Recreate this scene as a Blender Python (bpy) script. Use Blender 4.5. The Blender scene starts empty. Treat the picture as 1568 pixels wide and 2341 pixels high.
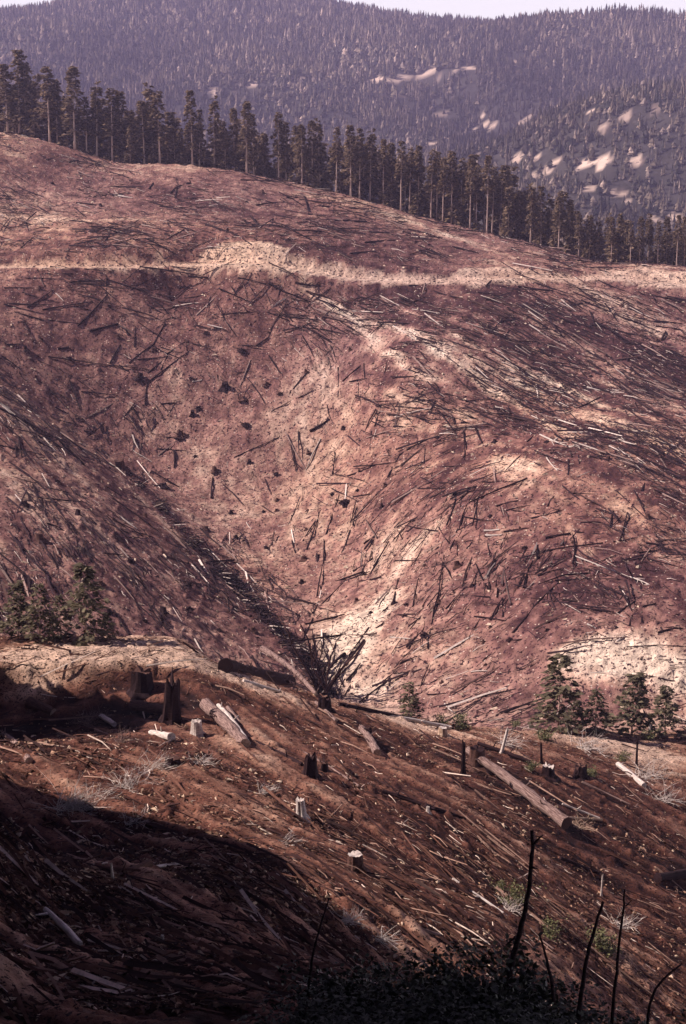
import bpy, math, random
import numpy as np
from mathutils import Vector, Matrix

R = math.radians
rng = np.random.default_rng(7)
random.seed(7)
scn = bpy.context.scene
col = scn.collection

# ------------------------------------------------------------------ camera, sky, sun, exposure
F = 1170.0 / math.tan(R(20.0))          # focal length in reference units (picture 1568 x 2340)
HORIZON = 480.0
PITCH = math.atan((1170.0 - HORIZON) / F)
CP, SP = math.cos(PITCH), math.sin(PITCH)
cam = bpy.data.cameras.new('camera')
cam.sensor_fit = 'VERTICAL'
cam.angle = R(40.0)
cam.clip_start = 0.5
cam.clip_end = 30000
cam_o = bpy.data.objects.new('camera', cam)
cam_o.rotation_euler = (R(90) - PITCH, 0, 0)
col.objects.link(cam_o)
scn.camera = cam_o

SUN_EL = R(41)
SUN_AZ = R(277)                          # clockwise from +Y: to the left
sdir = Vector((math.sin(SUN_AZ) * math.cos(SUN_EL), math.cos(SUN_AZ) * math.cos(SUN_EL), math.sin(SUN_EL)))
world = bpy.data.worlds.new('World')
scn.world = world
world.use_nodes = True
wn = world.node_tree
sky = wn.nodes.new('ShaderNodeTexSky')
sky.sky_type = 'NISHITA'
sky.sun_disc = False
sky.sun_elevation = SUN_EL
sky.sun_rotation = SUN_AZ
sky.air_density = 0.25
sky.dust_density = 0.1
sky.ozone_density = 2.0
sky.altitude = 2500
bg = wn.nodes['Background']
# a band of white glare hangs along the whole horizon
wtc = wn.nodes.new('ShaderNodeTexCoord')
wsep = wn.nodes.new('ShaderNodeSeparateXYZ'); wn.links.new(wtc.outputs['Generated'], wsep.inputs[0])
wmr = wn.nodes.new('ShaderNodeMapRange'); wn.links.new(wsep.outputs['Z'], wmr.inputs[0])
wmr.inputs[1].default_value = .23; wmr.inputs[2].default_value = .15
wmix = wn.nodes.new('ShaderNodeMix'); wmix.data_type = 'RGBA'
wn.links.new(wmr.outputs[0], wmix.inputs[0]); wn.links.new(sky.outputs[0], wmix.inputs[6]); wmix.inputs[7].default_value = (15, 14.3, 14.6, 1)
wn.links.new(wmix.outputs[2], bg.inputs[0])
bg.inputs[1].default_value = 0.05
sun = bpy.data.lights.new('sun', 'SUN')
sun.energy = 5.0
sun.angle = R(0.5)
sun.color = (1.0, 0.87, 0.80)
sun_o = bpy.data.objects.new('sun', sun)
sun_o.rotation_euler = sdir.to_track_quat('Z', 'Y').to_euler()
col.objects.link(sun_o)
vs = scn.view_settings
vs.view_transform = 'Standard'
vs.look = 'None'
vs.exposure = 0.76
vs.gamma = 1.0
scn.render.film_transparent = False
scn.cycles.max_bounces = 4
scn.cycles.diffuse_bounces = 1
scn.cycles.volume_bounces = 0
scn.cycles.transparent_max_bounces = 8
scn.cycles.use_denoising = True
scn.cycles.denoiser = 'OPENIMAGEDENOISE'
scn.cycles.denoising_input_passes = 'RGB_ALBEDO_NORMAL'

# ------------------------------------------------------------------ helpers
def point(u, v, Y):
    """world point seen at reference position u, v and forward distance Y"""
    u = np.asarray(u, float); v = np.asarray(v, float)
    dx = (u - 784.0) / F; dz = (1170.0 - v) / F
    fy = CP + dz * SP; fz = -SP + dz * CP
    k = Y / fy
    return np.stack([dx * k, np.broadcast_to(Y, k.shape) * 1.0, fz * k], -1)

def look(p):
    p = np.asarray(p, float)
    f = p[..., 1] * CP - p[..., 2] * SP
    up = p[..., 1] * SP + p[..., 2] * CP
    return 784 + F * p[..., 0] / f, 1170 - F * up / f

_tab = np.random.default_rng(3).random((256, 256))
def vnoise(x, y, seed=0):
    x = np.asarray(x, float) + seed * 17.31; y = np.asarray(y, float) + seed * 9.77
    xi = np.floor(x).astype(int); yi = np.floor(y).astype(int)
    fx = x - xi; fy = y - yi
    fx = fx * fx * (3 - 2 * fx); fy = fy * fy * (3 - 2 * fy)
    a = _tab[xi & 255, yi & 255]; b = _tab[(xi + 1) & 255, yi & 255]
    c = _tab[xi & 255, (yi + 1) & 255]; d = _tab[(xi + 1) & 255, (yi + 1) & 255]
    return (a * (1 - fx) + b * fx) * (1 - fy) + (c * (1 - fx) + d * fx) * fy
def fbm(x, y, oct=4, seed=0):
    s = 0; a = 1; t = 0
    for k in range(oct):
        s = s + a * (vnoise(x * 2 ** k, y * 2 ** k, seed + k) - .5); t += a; a *= .5
    return s / t * 2
def sstep(a, b, x):
    t = np.clip((x - a) / (b - a), 0, 1)
    return t * t * (3 - 2 * t)

class TPS:
    def __init__(self, P, lam=0.0, s=100.0):
        P = np.asarray(P, float); self.s = s
        self.c = P[:, :2] / s; n = len(P)
        K = self.phi(self.c[:, None] - self.c[None]) + lam * np.eye(n)
        A = np.zeros((n + 3, n + 3)); A[:n, :n] = K; A[:n, n] = 1; A[:n, n + 1:] = self.c
        A[n:, :n] = A[:n, n:].T
        b = np.zeros(n + 3); b[:n] = P[:, 2]
        self.w = np.linalg.solve(A, b)
    def phi(self, d):
        r2 = (d ** 2).sum(-1)
        return 0.5 * r2 * np.log(r2 + 1e-12)
    def __call__(self, x, y):
        x = np.asarray(x, float); y = np.asarray(y, float)
        sh = x.shape; q = np.stack([x.ravel(), y.ravel()], -1) / self.s
        out = np.empty(len(q)); n = len(self.c)
        for i in range(0, len(q), 20000):
            k = q[i:i + 20000]
            out[i:i + 20000] = self.phi(k[:, None] - self.c[None]) @ self.w[:n] + self.w[n] + k @ self.w[n + 1:]
        return out.reshape(sh)

class Raster:
    """a plan grid of values with bilinear lookup"""
    def __init__(self, x0, x1, y0, y1, step, fn=None, Z=None):
        self.x0, self.y0, self.st = x0, y0, step
        self.xs = np.arange(x0, x1 + step, step); self.ys = np.arange(y0, y1 + step, step)
        if Z is None:
            X, Y = np.meshgrid(self.xs, self.ys, indexing='ij'); Z = fn(X, Y)
        self.Z = Z
    def __call__(self, x, y):
        fx = np.clip((np.asarray(x) - self.x0) / self.st, 0, len(self.xs) - 1.001)
        fy = np.clip((np.asarray(y) - self.y0) / self.st, 0, len(self.ys) - 1.001)
        i = fx.astype(int); j = fy.astype(int); fx = fx - i; fy = fy - j
        Z = self.Z
        return (Z[i, j] * (1 - fx) + Z[i + 1, j] * fx) * (1 - fy) + (Z[i, j + 1] * (1 - fx) + Z[i + 1, j + 1] * fx) * fy
    def hit(self, u, v, y0, y1, step):
        """where the sight line u, v meets this ground"""
        u = np.atleast_1d(np.asarray(u, float)); v = np.atleast_1d(np.asarray(v, float))
        ys = np.arange(y0, y1, step)
        P = point(u[:, None], v[:, None], ys[None, :])
        d = P[..., 2] - self(P[..., 0], P[..., 1])
        below = d < 0
        k = np.argmax(below, 1); ok = below.any(1)
        k = np.where(ok, np.maximum(k, 1), len(ys) - 1)
        r = np.arange(len(u)); a = d[r, k - 1]; b = d[r, k]
        t = np.clip(np.where(ok, a / np.maximum(a - b, 1e-9), 1.0), 0, 1)
        Y = ys[k - 1] + t * step
        Q = point(u, v, Y); Q[:, 2] = np.where(ok, self(Q[:, 0], Q[:, 1]), Q[:, 2])
        return Q, ok
    def normal(self, x, y, h=1.0):
        gx = (self(x + h, y) - self(x - h, y)) / (2 * h); gy = (self(x, y + h) - self(x, y - h)) / (2 * h)
        n = np.stack([-gx, -gy, np.ones_like(gx)], -1)
        return n / np.linalg.norm(n, axis=-1, keepdims=True)

def mesh_np(name, V, faces, colors=None, smooth=False):
    """faces: list of int arrays (n,3) or (n,4); colors: per-vertex rgb"""
    me = bpy.data.meshes.new(name)
    V = np.asarray(V, np.float32)
    me.vertices.add(len(V)); me.vertices.foreach_set('co', V.ravel())
    if isinstance(faces, np.ndarray): faces = [faces]
    loops = np.concatenate([f.ravel() for f in faces]).astype(np.int32)
    sizes = np.concatenate([np.full(len(f), f.shape[1]) for f in faces]).astype(np.int32)
    starts = np.concatenate([[0], np.cumsum(sizes)[:-1]]).astype(np.int32)
    me.loops.add(len(loops)); me.loops.foreach_set('vertex_index', loops)
    me.polygons.add(len(sizes)); me.polygons.foreach_set('loop_start', starts); me.polygons.foreach_set('loop_total', sizes)
    me.polygons.foreach_set('use_smooth', np.full(len(sizes), smooth))
    if colors is not None:
        a = me.color_attributes.new('tint', 'FLOAT_COLOR', 'POINT')
        c = np.ones((len(V), 4), np.float32); c[:, :3] = colors
        a.data.foreach_set('color', c.ravel())
    me.update(calc_edges=True)
    return me

def link(name, me, mat=None, parent=None, label=None, cat=None, group=None, kind=None):
    o = bpy.data.objects.new(name, me)
    if mat is not None and len(me.materials) == 0: me.materials.append(mat)
    col.objects.link(o)
    if parent is not None: o.parent = parent
    if label: o['label'] = label
    if cat: o['category'] = cat
    if group: o['group'] = group
    if kind: o['kind'] = kind
    return o

def empty(name, loc, rz=0.0, label=None, cat=None, group=None, scale=1.0):
    o = bpy.data.objects.new(name, None)
    o.empty_display_size = 0.2
    o.location = loc; o.rotation_euler = (0, 0, rz); o.scale = (scale,) * 3 if np.isscalar(scale) else scale
    col.objects.link(o)
    if label: o['label'] = label
    if cat: o['category'] = cat
    if group: o['group'] = group
    return o

ORD = 'first second third fourth fifth sixth seventh eighth ninth tenth eleventh twelfth thirteenth fourteenth fifteenth sixteenth seventeenth eighteenth nineteenth twentieth'.split()
TENS = {20: 'twenty', 30: 'thirty', 40: 'forty', 50: 'fifty', 60: 'sixty', 70: 'seventy', 80: 'eighty', 90: 'ninety'}
def ordinal(k):
    if k <= 20: return ORD[k - 1]
    if k >= 100: return '%dth' % k
    t, r = k // 10 * 10, k % 10
    return (TENS[t][:-1] + 'ieth') if r == 0 else TENS[t] + '-' + ORD[r - 1]

# ------------------------------------------------------------------ materials
def new_mat(name):
    m = bpy.data.materials.new(name); m.use_nodes = True
    nt = m.node_tree; b = nt.nodes['Principled BSDF']
    b.inputs['Specular IOR Level'].default_value = 0.15
    b.inputs['Roughness'].default_value = 0.9
    return m, nt, b
def N(nt, t, **kw):
    n = nt.nodes.new(t)
    for k, v in kw.items(): setattr(n, k, v)
    return n
def mixc(nt, fac, a, b, mode='MIX'):
    m = N(nt, 'ShaderNodeMix', data_type='RGBA', blend_type=mode)
    for s, x in ((0, fac), (6, a), (7, b)):
        if hasattr(x, 'is_linked'): nt.links.new(x, m.inputs[s])
        elif s == 0: m.inputs[0].default_value = x
        else: m.inputs[s].default_value = (*x, 1)
    return m.outputs[2]
def ramp(nt, x, a, b):
    r = N(nt, 'ShaderNodeMapRange'); nt.links.new(x, r.inputs[0])
    r.inputs[1].default_value = a; r.inputs[2].default_value = b
    return r.outputs[0]
def noise(nt, vec, scale, detail=4, rough=.6):
    n = N(nt, 'ShaderNodeTexNoise'); n.inputs['Scale'].default_value = scale; n.inputs['Detail'].default_value = detail
    n.inputs['Roughness'].default_value = rough
    nt.links.new(vec, n.inputs['Vector']); return n.outputs['Fac']

def ground_mat(name, fine, speck, chip_col, char_col, chip_amt, char_amt, bump):
    """soil whose colour is carried by the surface, broken up by grain, pale chips and charcoal flecks"""
    m, nt, b = new_mat(name)
    g = N(nt, 'ShaderNodeNewGeometry').outputs['Position']
    a = N(nt, 'ShaderNodeVertexColor', layer_name='tint').outputs['Color']
    n1 = noise(nt, g, fine, 5, .65)
    r1 = ramp(nt, n1, .3, .7)
    c = mixc(nt, r1, (.52, .5, .5), (1.46, 1.44, 1.40))
    c = mixc(nt, 1.0, a, c, 'MULTIPLY')
    n2 = noise(nt, g, speck, 3, .7)
    c = mixc(nt, ramp(nt, n2, char_amt, char_amt - .07), c, char_col)
    v = N(nt, 'ShaderNodeTexVoronoi'); v.inputs['Scale'].default_value = speck * 1.3; nt.links.new(g, v.inputs['Vector'])
    sx = N(nt, 'ShaderNodeSeparateColor'); nt.links.new(v.outputs['Color'], sx.inputs[0])
    near = ramp(nt, v.outputs['Distance'], .38, .22)
    pick = ramp(nt, sx.outputs[0], 1 - chip_amt, 1 - chip_amt + .03)
    mm = N(nt, 'ShaderNodeMath', operation='MULTIPLY'); nt.links.new(near, mm.inputs[0]); nt.links.new(pick, mm.inputs[1])
    c = mixc(nt, mm.outputs[0], c, chip_col)
    nt.links.new(c, b.inputs['Base Color'])
    bp = N(nt, 'ShaderNodeBump'); bp.inputs['Strength'].default_value = .9; bp.inputs['Distance'].default_value = bump
    n3 = noise(nt, g, speck * .6, 6, .7)
    nt.links.new(n3, bp.inputs['Height']); nt.links.new(bp.outputs[0], b.inputs['Normal'])
    return m

def tint_mat(name, mult=1.0, var=.35, scale=6.0, rough=.9, spec=.15, through=0.0):
    m, nt, b = new_mat(name)
    b.inputs['Roughness'].default_value = rough; b.inputs['Specular IOR Level'].default_value = spec
    a = N(nt, 'ShaderNodeVertexColor', layer_name='tint').outputs['Color']
    g = N(nt, 'ShaderNodeNewGeometry').outputs['Position']
    n1 = noise(nt, g, scale, 3)
    c = mixc(nt, ramp(nt, n1, .3, .7), (mult * (1 - var),) * 3, (mult * (1 + var),) * 3)
    cc = mixc(nt, 1.0, a, c, 'MULTIPLY')
    nt.links.new(cc, b.inputs['Base Color'])
    if through:                              # thin needles and leaves let light through
        tr = N(nt, 'ShaderNodeBsdfTranslucent'); nt.links.new(cc, tr.inputs['Color'])
        mx_ = N(nt, 'ShaderNodeMixShader'); mx_.inputs[0].default_value = through
        nt.links.new(b.outputs[0], mx_.inputs[1]); nt.links.new(tr.outputs[0], mx_.inputs[2])
        nt.links.new(mx_.outputs[0], nt.nodes['Material Output'].inputs['Surface'])
    return m

def wood_mat(name, dark, light, stretch=(1.2, 14, 14), bump=.05, lo=.35, hi=.65):
    """weathered or burnt timber with grain running along the local x axis"""
    m, nt, b = new_mat(name)
    tc = N(nt, 'ShaderNodeTexCoord').outputs['Object']
    oi = N(nt, 'ShaderNodeObjectInfo')
    mp = N(nt, 'ShaderNodeMapping'); mp.inputs['Scale'].default_value = stretch
    nt.links.new(tc, mp.inputs[0])
    ad = N(nt, 'ShaderNodeVectorMath', operation='ADD'); nt.links.new(mp.outputs[0], ad.inputs[0]); nt.links.new(oi.outputs['Random'], ad.inputs[1])
    n1 = noise(nt, ad.outputs[0], 1.0, 5, .65)
    c = mixc(nt, ramp(nt, n1, lo, hi), dark, light)
    nt.links.new(c, b.inputs['Base Color'])
    bp = N(nt, 'ShaderNodeBump'); bp.inputs['Strength'].default_value = .8; bp.inputs['Distance'].default_value = bump
    nt.links.new(n1, bp.inputs['Height']); nt.links.new(bp.outputs[0], b.inputs['Normal'])
    return m

M = {}
M['hill'] = ground_mat('burnt_hill_soil', .45, 1.7, (.66, .50, .42), (.05, .018, .026), .10, .46, .6)
M['near'] = ground_mat('near_slope_soil', .7, 5.0, (.58, .40, .30), (.022, .007, .008), .03, .46, .25)
M['mountain'] = ground_mat('forest_floor', .02, .12, (.12, .09, .08), (.02, .016, .018), .02, .4, 1.0)
M['debris'] = tint_mat('slash_wood', 1.0, .3, 3.0)
M['forest'] = tint_mat('far_forest_needles', 1.0, .35, .35, through=.2)
M['needles'] = tint_mat('conifer_needles', 1.0, .35, 1.6, through=.4)
M['leaf'] = tint_mat('shrub_leaf', 1.0, .3, 8.0, .6, .3)
M['char'] = wood_mat('charred_wood', (.010, .004, .006), (.045, .020, .022))
M['brown'] = wood_mat('scorched_brown_wood', (.045, .02, .018), (.15, .075, .06))
M['grey'] = wood_mat('weathered_grey_wood', (.10, .055, .05), (.36, .24, .21), lo=.38, hi=.62)
M['bleach'] = wood_mat('bleached_bare_wood', (.36, .27, .24), (.80, .70, .64))
M['cut'] = wood_mat('sawn_wood_face', (.30, .18, .12), (.62, .45, .34), (6, 6, 6))
M['bark'] = wood_mat('living_conifer_bark', (.30, .19, .165), (.70, .51, .44), (5, 5, .5))

# ------------------------------------------------------------------ ground shapes
def ctrl(rows, s=1.0):
    a = np.array(rows, float)
    return np.stack([point(r[0], r[1], r[2] * s) for r in a])

HS = 0.85
hill_rows = [
    # left spur that falls to the gully
    (-250, 1450, 205), (0, 1450, 212), (0, 1200, 258), (0, 900, 332), (0, 750, 378), (200, 1450, 226), (200, 1300, 250), (200, 1200, 272), (200, 1060, 318),
    (350, 1450, 236), (400, 1330, 268), (-250, 900, 320), (-250, 1200, 248), (550, 1530, 238), (100, 1000, 318),
    # gully line
    (740, 1600, 232), (650, 1480, 256), (520, 1320, 292), (390, 1170, 326), (270, 1050, 350), (140, 930, 362),
    # bowl
    (640, 1350, 292), (740, 1430, 268), (600, 1200, 328), (740, 1250, 312), (740, 1050, 350), (560, 1000, 360), (400, 1000, 362), (400, 850, 378), (600, 800, 385), (760, 850, 372),
    (850, 1500, 248), (850, 1300, 290), (850, 1150, 320), (900, 1000, 336),
    # right flank and bulge
    (1000, 1200, 292), (1000, 1400, 254), (1150, 1300, 262), (1150, 1550, 226), (900, 1620, 228), (1300, 1200, 272), (1300, 1450, 230), (1568, 1200, 268), (1568, 1450, 226),
    (1100, 1050, 312), (1300, 1050, 298), (1568, 1050, 292), (1800, 1200, 268), (1800, 1500, 220), (1300, 1620, 214), (1568, 1650, 208),
    # right spur
    (900, 850, 356), (1000, 760, 368), (1100, 900, 342), (1300, 850, 352), (1300, 950, 326), (1568, 850, 352), (1568, 950, 318), (1300, 720, 380), (1568, 720, 382), (1800, 900, 340),
    (740, 720, 390), (400, 700, 400), (150, 700, 392),
    # road bench level
    (-250, 600, 410), (0, 605, 410), (300, 608, 408), (560, 606, 405), (800, 628, 402), (1000, 638, 400), (1200, 632, 402), (1400, 628, 405), (1568, 645, 400), (1800, 660, 400),
    # above the road
    (0, 480, 462), (300, 490, 458), (600, 500, 458), (900, 530, 450), (1150, 570, 440), (1350, 600, 425), (150, 400, 500),
    # crest
    (-250, 300, 545), (0, 305, 545), (90, 322, 536), (180, 348, 528), (300, 376, 522), (430, 380, 522), (560, 398, 515), (700, 428, 508), (800, 450, 502), (900, 480, 496), (1000, 508, 490),
    (1110, 536, 482), (1200, 552, 474), (1300, 584, 460), (1370, 604, 450), (1460, 606, 448), (1568, 618, 444), (1800, 640, 440),
    # hidden toe below the near slope
    (740, 1720, 200), (300, 1620, 190), (0, 1600, 180), (-250, 1600, 176), (1100, 1760, 188), (1568, 1800, 180), (1800, 1800, 178)]
hp = ctrl(hill_rows, HS)
back = []
for (u, v, Y) in [(-250, 300, 545), (0, 305, 545), (180, 348, 528), (300, 376, 522), (430, 380, 522), (560, 398, 515), (700, 428, 508), (900, 480, 496), (1110, 536, 482), (1300, 584, 460), (1460, 606, 448), (1568, 618, 444), (1800, 640, 440)]:
    p = point(u, v, Y * HS)
    back.append(p + np.array([p[0] * .04, 18, -2.5])); back.append(p + np.array([p[0] * .12, 60, -22.0])); back.append(p + np.array([p[0] * .35, 170, -85.0]))
hill_tps = TPS(np.vstack([hp, np.array(back)]), lam=2e-4)

# the haul road: a bench cut along the slope
base_hill = Raster(-230, 230, 110, 640, 2.0, lambda x, y: hill_tps(x, y))
road_px = [(-260, 604), (0, 606), (150, 606), (300, 607), (430, 602), (540, 596), (640, 604), (720, 622), (800, 634), (900, 640), (1000, 641), (1110, 636), (1190, 629), (1300, 634), (1420, 634), (1568, 648), (1800, 662)]
rp, _ = base_hill.hit([a for a, b in road_px], [b for a, b in road_px], 300, 450, 1.0)
def densify(P, step):
    out = []
    for a, b in zip(P[:-1], P[1:]):
        n = max(1, int(np.linalg.norm(b - a) / step))
        out += [a + (b - a) * k / n for k in range(n)]
    return np.array(out + [P[-1]])
rp = densify(rp, 2.0)
for _ in range(6): rp[1:-1] = (rp[:-2] + 2 * rp[1:-1] + rp[2:]) / 4
def seg_near(x, y, pl):
    """distance to, and index along, a plan polyline"""
    sh = x.shape; q = np.stack([x.ravel(), y.ravel()], -1)
    D = np.empty(len(q)); I = np.empty(len(q), int)
    for i in range(0, len(q), 40000):
        d = ((q[i:i + 40000, None] - pl[None, :, :2]) ** 2).sum(-1)
        I[i:i + 40000] = d.argmin(1); D[i:i + 40000] = np.sqrt(d.min(1))
    return D.reshape(sh), I.reshape(sh)

def lumps(x, y, s, thr, amp, seed):
    return amp * np.maximum(vnoise(x / s, y / s, seed) - thr, 0) / (1 - thr)

def hill_z(x, y, fine=True):
    z = hill_tps(x, y)
    if fine:
        z = z + .9 * fbm(x / 24, y / 24, 4, 5) + .36 * fbm(x / 3.0, y / 3.0, 4, 9) + .22 * fbm(x / 1.1, y / 1.1, 3, 10) + lumps(x, y, 1.2, .8, .5, 21)
    m = (y > 300) & (y < 400)
    if m.any():
        d, i = seg_near(x[m], y[m], rp)
        w = 1 - sstep(3.4, 5.6, d)
        zz = z[m]; z[m] = zz * (1 - w) + (rp[i, 2] - .4) * w
    return z
HILL = Raster(-230, 230, 110, 640, 1.0, lambda x, y: hill_z(x, y))

near_rows = [
    # landing and its bank
    (-300, 1500, 128), (0, 1478, 131), (170, 1474, 130), (330, 1476, 129), (-300, 1560, 117), (0, 1536, 119), (170, 1532, 119), (300, 1524, 119), (420, 1510, 120),
    (0, 1606, 115.6), (170, 1608, 115.6), (320, 1602, 115.4), (440, 1600, 113), (-300, 1640, 114),
    (0, 1700, 99), (200, 1690, 99), (400, 1690, 99),
    # shoulder towards the edge of the gully
    (520, 1540, 121), (640, 1580, 122), (740, 1606, 124), (860, 1634, 126), (1000, 1664, 129), (1160, 1672, 134), (1300, 1680, 139), (1430, 1682, 142), (1568, 1690, 144), (1850, 1700, 148),
    (560, 1650, 108), (740, 1690, 108), (900, 1720, 111), (1100, 1750, 112), (1300, 1760, 120), (1568, 1780, 128), (1850, 1780, 132),
    (0, 1830, 82), (300, 1830, 82), (600, 1800, 87), (800, 1820, 90), (1000, 1850, 93), (1200, 1850, 103), (1400, 1880, 108), (1568, 1900, 114), (1850, 1900, 120),
    (560, 1960, 68), (812, 1985, 74), (1000, 2000, 80), (1200, 2020, 86), (1400, 2040, 94), (1568, 2060, 98), (1850, 2100, 104),
    (300, 1990, 62), (0, 1980, 62), (-300, 1950, 64),
    (0, 2160, 46), (300, 2160, 47), (650, 2120, 56), (900, 2120, 66), (1100, 2140, 71), (1300, 2180, 77), (1568, 2220, 84), (1850, 2260, 90),
    (900, 2260, 55), (1150, 2280, 64), (1350, 2330, 70), (1568, 2380, 76)]
npnt = ctrl(near_rows)
extra = []
for r in near_rows:
    if r in ((-300, 1500, 128), (0, 1478, 131), (170, 1474, 130), (330, 1476, 129), (520, 1540, 121), (740, 1606, 124), (1000, 1664, 129), (1300, 1680, 139), (1568, 1690, 144), (1850, 1700, 148)):
        p = point(*r); extra.append(p + np.array([0, 5, -1.2])); extra.append(p + np.array([1, 16, -9.0])); extra.append(p + np.array([4, 38, -30.0]))
# the bank the photographer stands on, and the unseen shoulder raised on the left to shade it
extra += [point(300, 2440, 24), point(700, 2380, 26), point(1100, 2340, 24), point(1400, 2420, 24), point(1700, 2560, 24), point(0, 2420, 26), point(0, 2300, 36), point(300, 2290, 37), point(600, 2260, 40)]
extra += [np.array(a, float) for a in [(0, 0, -1.8), (0, -12, 2), (8, 0, -5), (-10, 0, .5), (0, 10, -7.6), (10, 10, -10), (20, 4, -13), (-8, 14, -9.6), (30, 30, -26), (-4, 5, -4.2),
    (-14, 24, -12), (-16, 40, -18), (-22, 60, -24), (-26, 20, -3), (-28, 40, -10), (-32, 58, -16), (-36, 74, -22), (-40, 20, 12), (-42, 42, 8), (-46, 60, 5), (-52, 78, -4), (-64, 30, 20), (-66, 60, 14), (-72, 84, 0),
    (-60, 104, -26), (-60, 120, -33), (-80, 100, -14), (-95, 60, 14), (-95, 100, -8), (-95, 130, -28), (-60, 150, -52), (50, 60, -44), (60, 90, -54), (60, 130, -60), (60, 160, -72), (-95, 10, 24), (-30, -12, 10), (30, -12, -14), (-95, 170, -62)]]
near_tps = TPS(np.vstack([npnt, np.array(extra)]), lam=5e-6)
def near_z(x, y):
    z = near_tps(x, y)
    # the landing: a bench graded flat, tipping slightly away
    m = sstep(117.7, 119.0, y + .8 * fbm(x / 3, y * 0, 2, 28)) * (1 - sstep(130, 134, y)) * (1 - sstep(-17, -11.5, x)) * sstep(-70, -55, x)
    z = z * (1 - m) + m * (-39.0 - .12 * (y - 119) + .12 * fbm(x / 6, y / 3, 3, 27))
    # an unseen shoulder raised on the left to shade the foot of the slope
    crest = np.interp(y, [-12, 45, 58, 65, 77, 87, 95, 104], [27, 26, 20, 16, 10.5, -5, -19, -40]) + 1.6 * fbm(y / 5.0, y * 0, 3, 29)
    z = np.maximum(z, crest - 1.6 * np.abs(x + 53) + .8 * fbm(x / 4, y / 4, 3, 30) * (x < -30))
    k = sstep(14, 40, y)
    z = z + k * (.24 * fbm(x / 6, y / 6, 4, 31) + .14 * fbm(x / .9, y / .9, 4, 35) + lumps(x, y, .9, .76, .3, 41))
    return z
NEAR = Raster(-96, 66, -12, 172, .5, near_z)
def near_hit(u, v): return NEAR.hit(u, v, 16, 170, .4)
def hill_hit(u, v): return HILL.hit(u, v, 135, 520, 1.0)
def any_hit(u, v):
    a, ok = near_hit(u, v); b, okb = hill_hit(u, v)
    P = np.where(ok[:, None], a, b)
    return P, ok, ok | okb

# the mountain across the far valley
mt_rows = [(-300, 50, 2500), (0, 40, 2550), (100, 32, 2600), (220, 8, 2600), (400, -20, 2650), (600, -4, 2650), (760, 22, 2650), (900, 48, 2600), (1000, 58, 2600), (1100, 66, 2600), (1200, 74, 2550),
    (1380, 86, 2450), (1568, 80, 2400), (1850, 66, 2350),
    (0, 150, 2050), (300, 130, 2150), (600, 120, 2200), (900, 130, 2150), (1100, 150, 2050), (1300, 160, 1950), (1568, 140, 1850), (1850, 120, 1800), (-300, 160, 2000),
    (300, 260, 1700), (600, 260, 1750), (900, 270, 1720), (1100, 260, 1700), (1300, 270, 1560), (1568, 260, 1480), (1850, 250, 1450), (-300, 300, 1600),
    (600, 380, 1450), (900, 380, 1430), (1100, 370, 1380), (1300, 370, 1300), (1568, 370, 1240), (1850, 380, 1200),
    (900, 500, 1180), (1100, 480, 1160), (1300, 480, 1100), (1568, 490, 1040), (1850, 500, 1000), (200, 480, 1250), (-300, 480, 1250), (1300, 600, 960), (1568, 620, 900), (900, 620, 980), (200, 600, 1050), (-300, 600, 1050), (1850, 620, 860)]
mp_ = ctrl(mt_rows)
mx = [point(u, 120, 2600) + np.array([0, 700, 40]) for u in (-300, 200, 784, 1300, 1850)]
mount_tps = TPS(np.vstack([mp_, np.array(mx)]), lam=1e-4, s=800.0)
def mount_z(x, y):
    z = mount_tps(x, y)
    k = 1 - sstep(2100, 2420, y) * .95
    return z + k * (70 * fbm(x / 420 + y / 900, y / 560, 4, 61) + 70 * (.35 - np.abs(fbm(x / 260 + y / 600, y / 700, 3, 66))))
MOUNT = Raster(-1100, 1100, 640, 3350, 12.0, mount_z)

# ------------------------------------------------------------------ which way the slopes have been dragged and where the soil is bare
flow_px = [(100, 1000, 1, 1), (100, 1300, .6, 1), (300, 1200, 1, 1), (400, 1400, 1, 1.1), (20, 920, 1, .75), (250, 1040, 1, 1), (150, 750, 1, .2), (400, 700, 1, .12), (600, 680, 1, .3), (800, 720, 1, .5),
    (1000, 850, 1, .55), (1200, 850, 1, .45), (1400, 900, 1, .4), (1300, 980, 1, .5), (1500, 950, 1, .35), (1400, 750, 1, .4), (1100, 760, 1, .4), (700, 900, .1, 1), (600, 1100, .2, 1), (740, 1300, 0, 1), (560, 1330, 1, 1),
    (900, 1200, -.8, 1), (1000, 1080, -1, .5), (900, 1400, -1, 1.2), (1000, 1500, -1, .5), (1200, 1300, -.5, 1), (1400, 1300, .9, .4), (1400, 1100, 1, .5), (820, 1500, -.6, 1), (680, 1500, 1, 1.1),
    (100, 480, 1, .22), (300, 480, 1, .28), (500, 480, 1, .3), (900, 480, 1, .35), (1100, 560, 1, .3), (1200, 1580, -1, .4), (400, 900, .7, 1), (300, 850, 1, .5)]
nflow_px = [(600, 1700, 1, .72), (900, 1900, 1, .68), (1200, 1800, 1, .62), (1400, 2000, 1, .6), (300, 1750, 1, .35), (1100, 2120, 1, .72), (700, 2050, 1, .6), (100, 1505, 1, -.08), (300, 1500, 1, -.05), (1400, 1700, 1, .2), (740, 1640, 1, .6), (1000, 1690, 1, .4), (1500, 2200, 1, .6), (450, 1620, 1, .85)]
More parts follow.
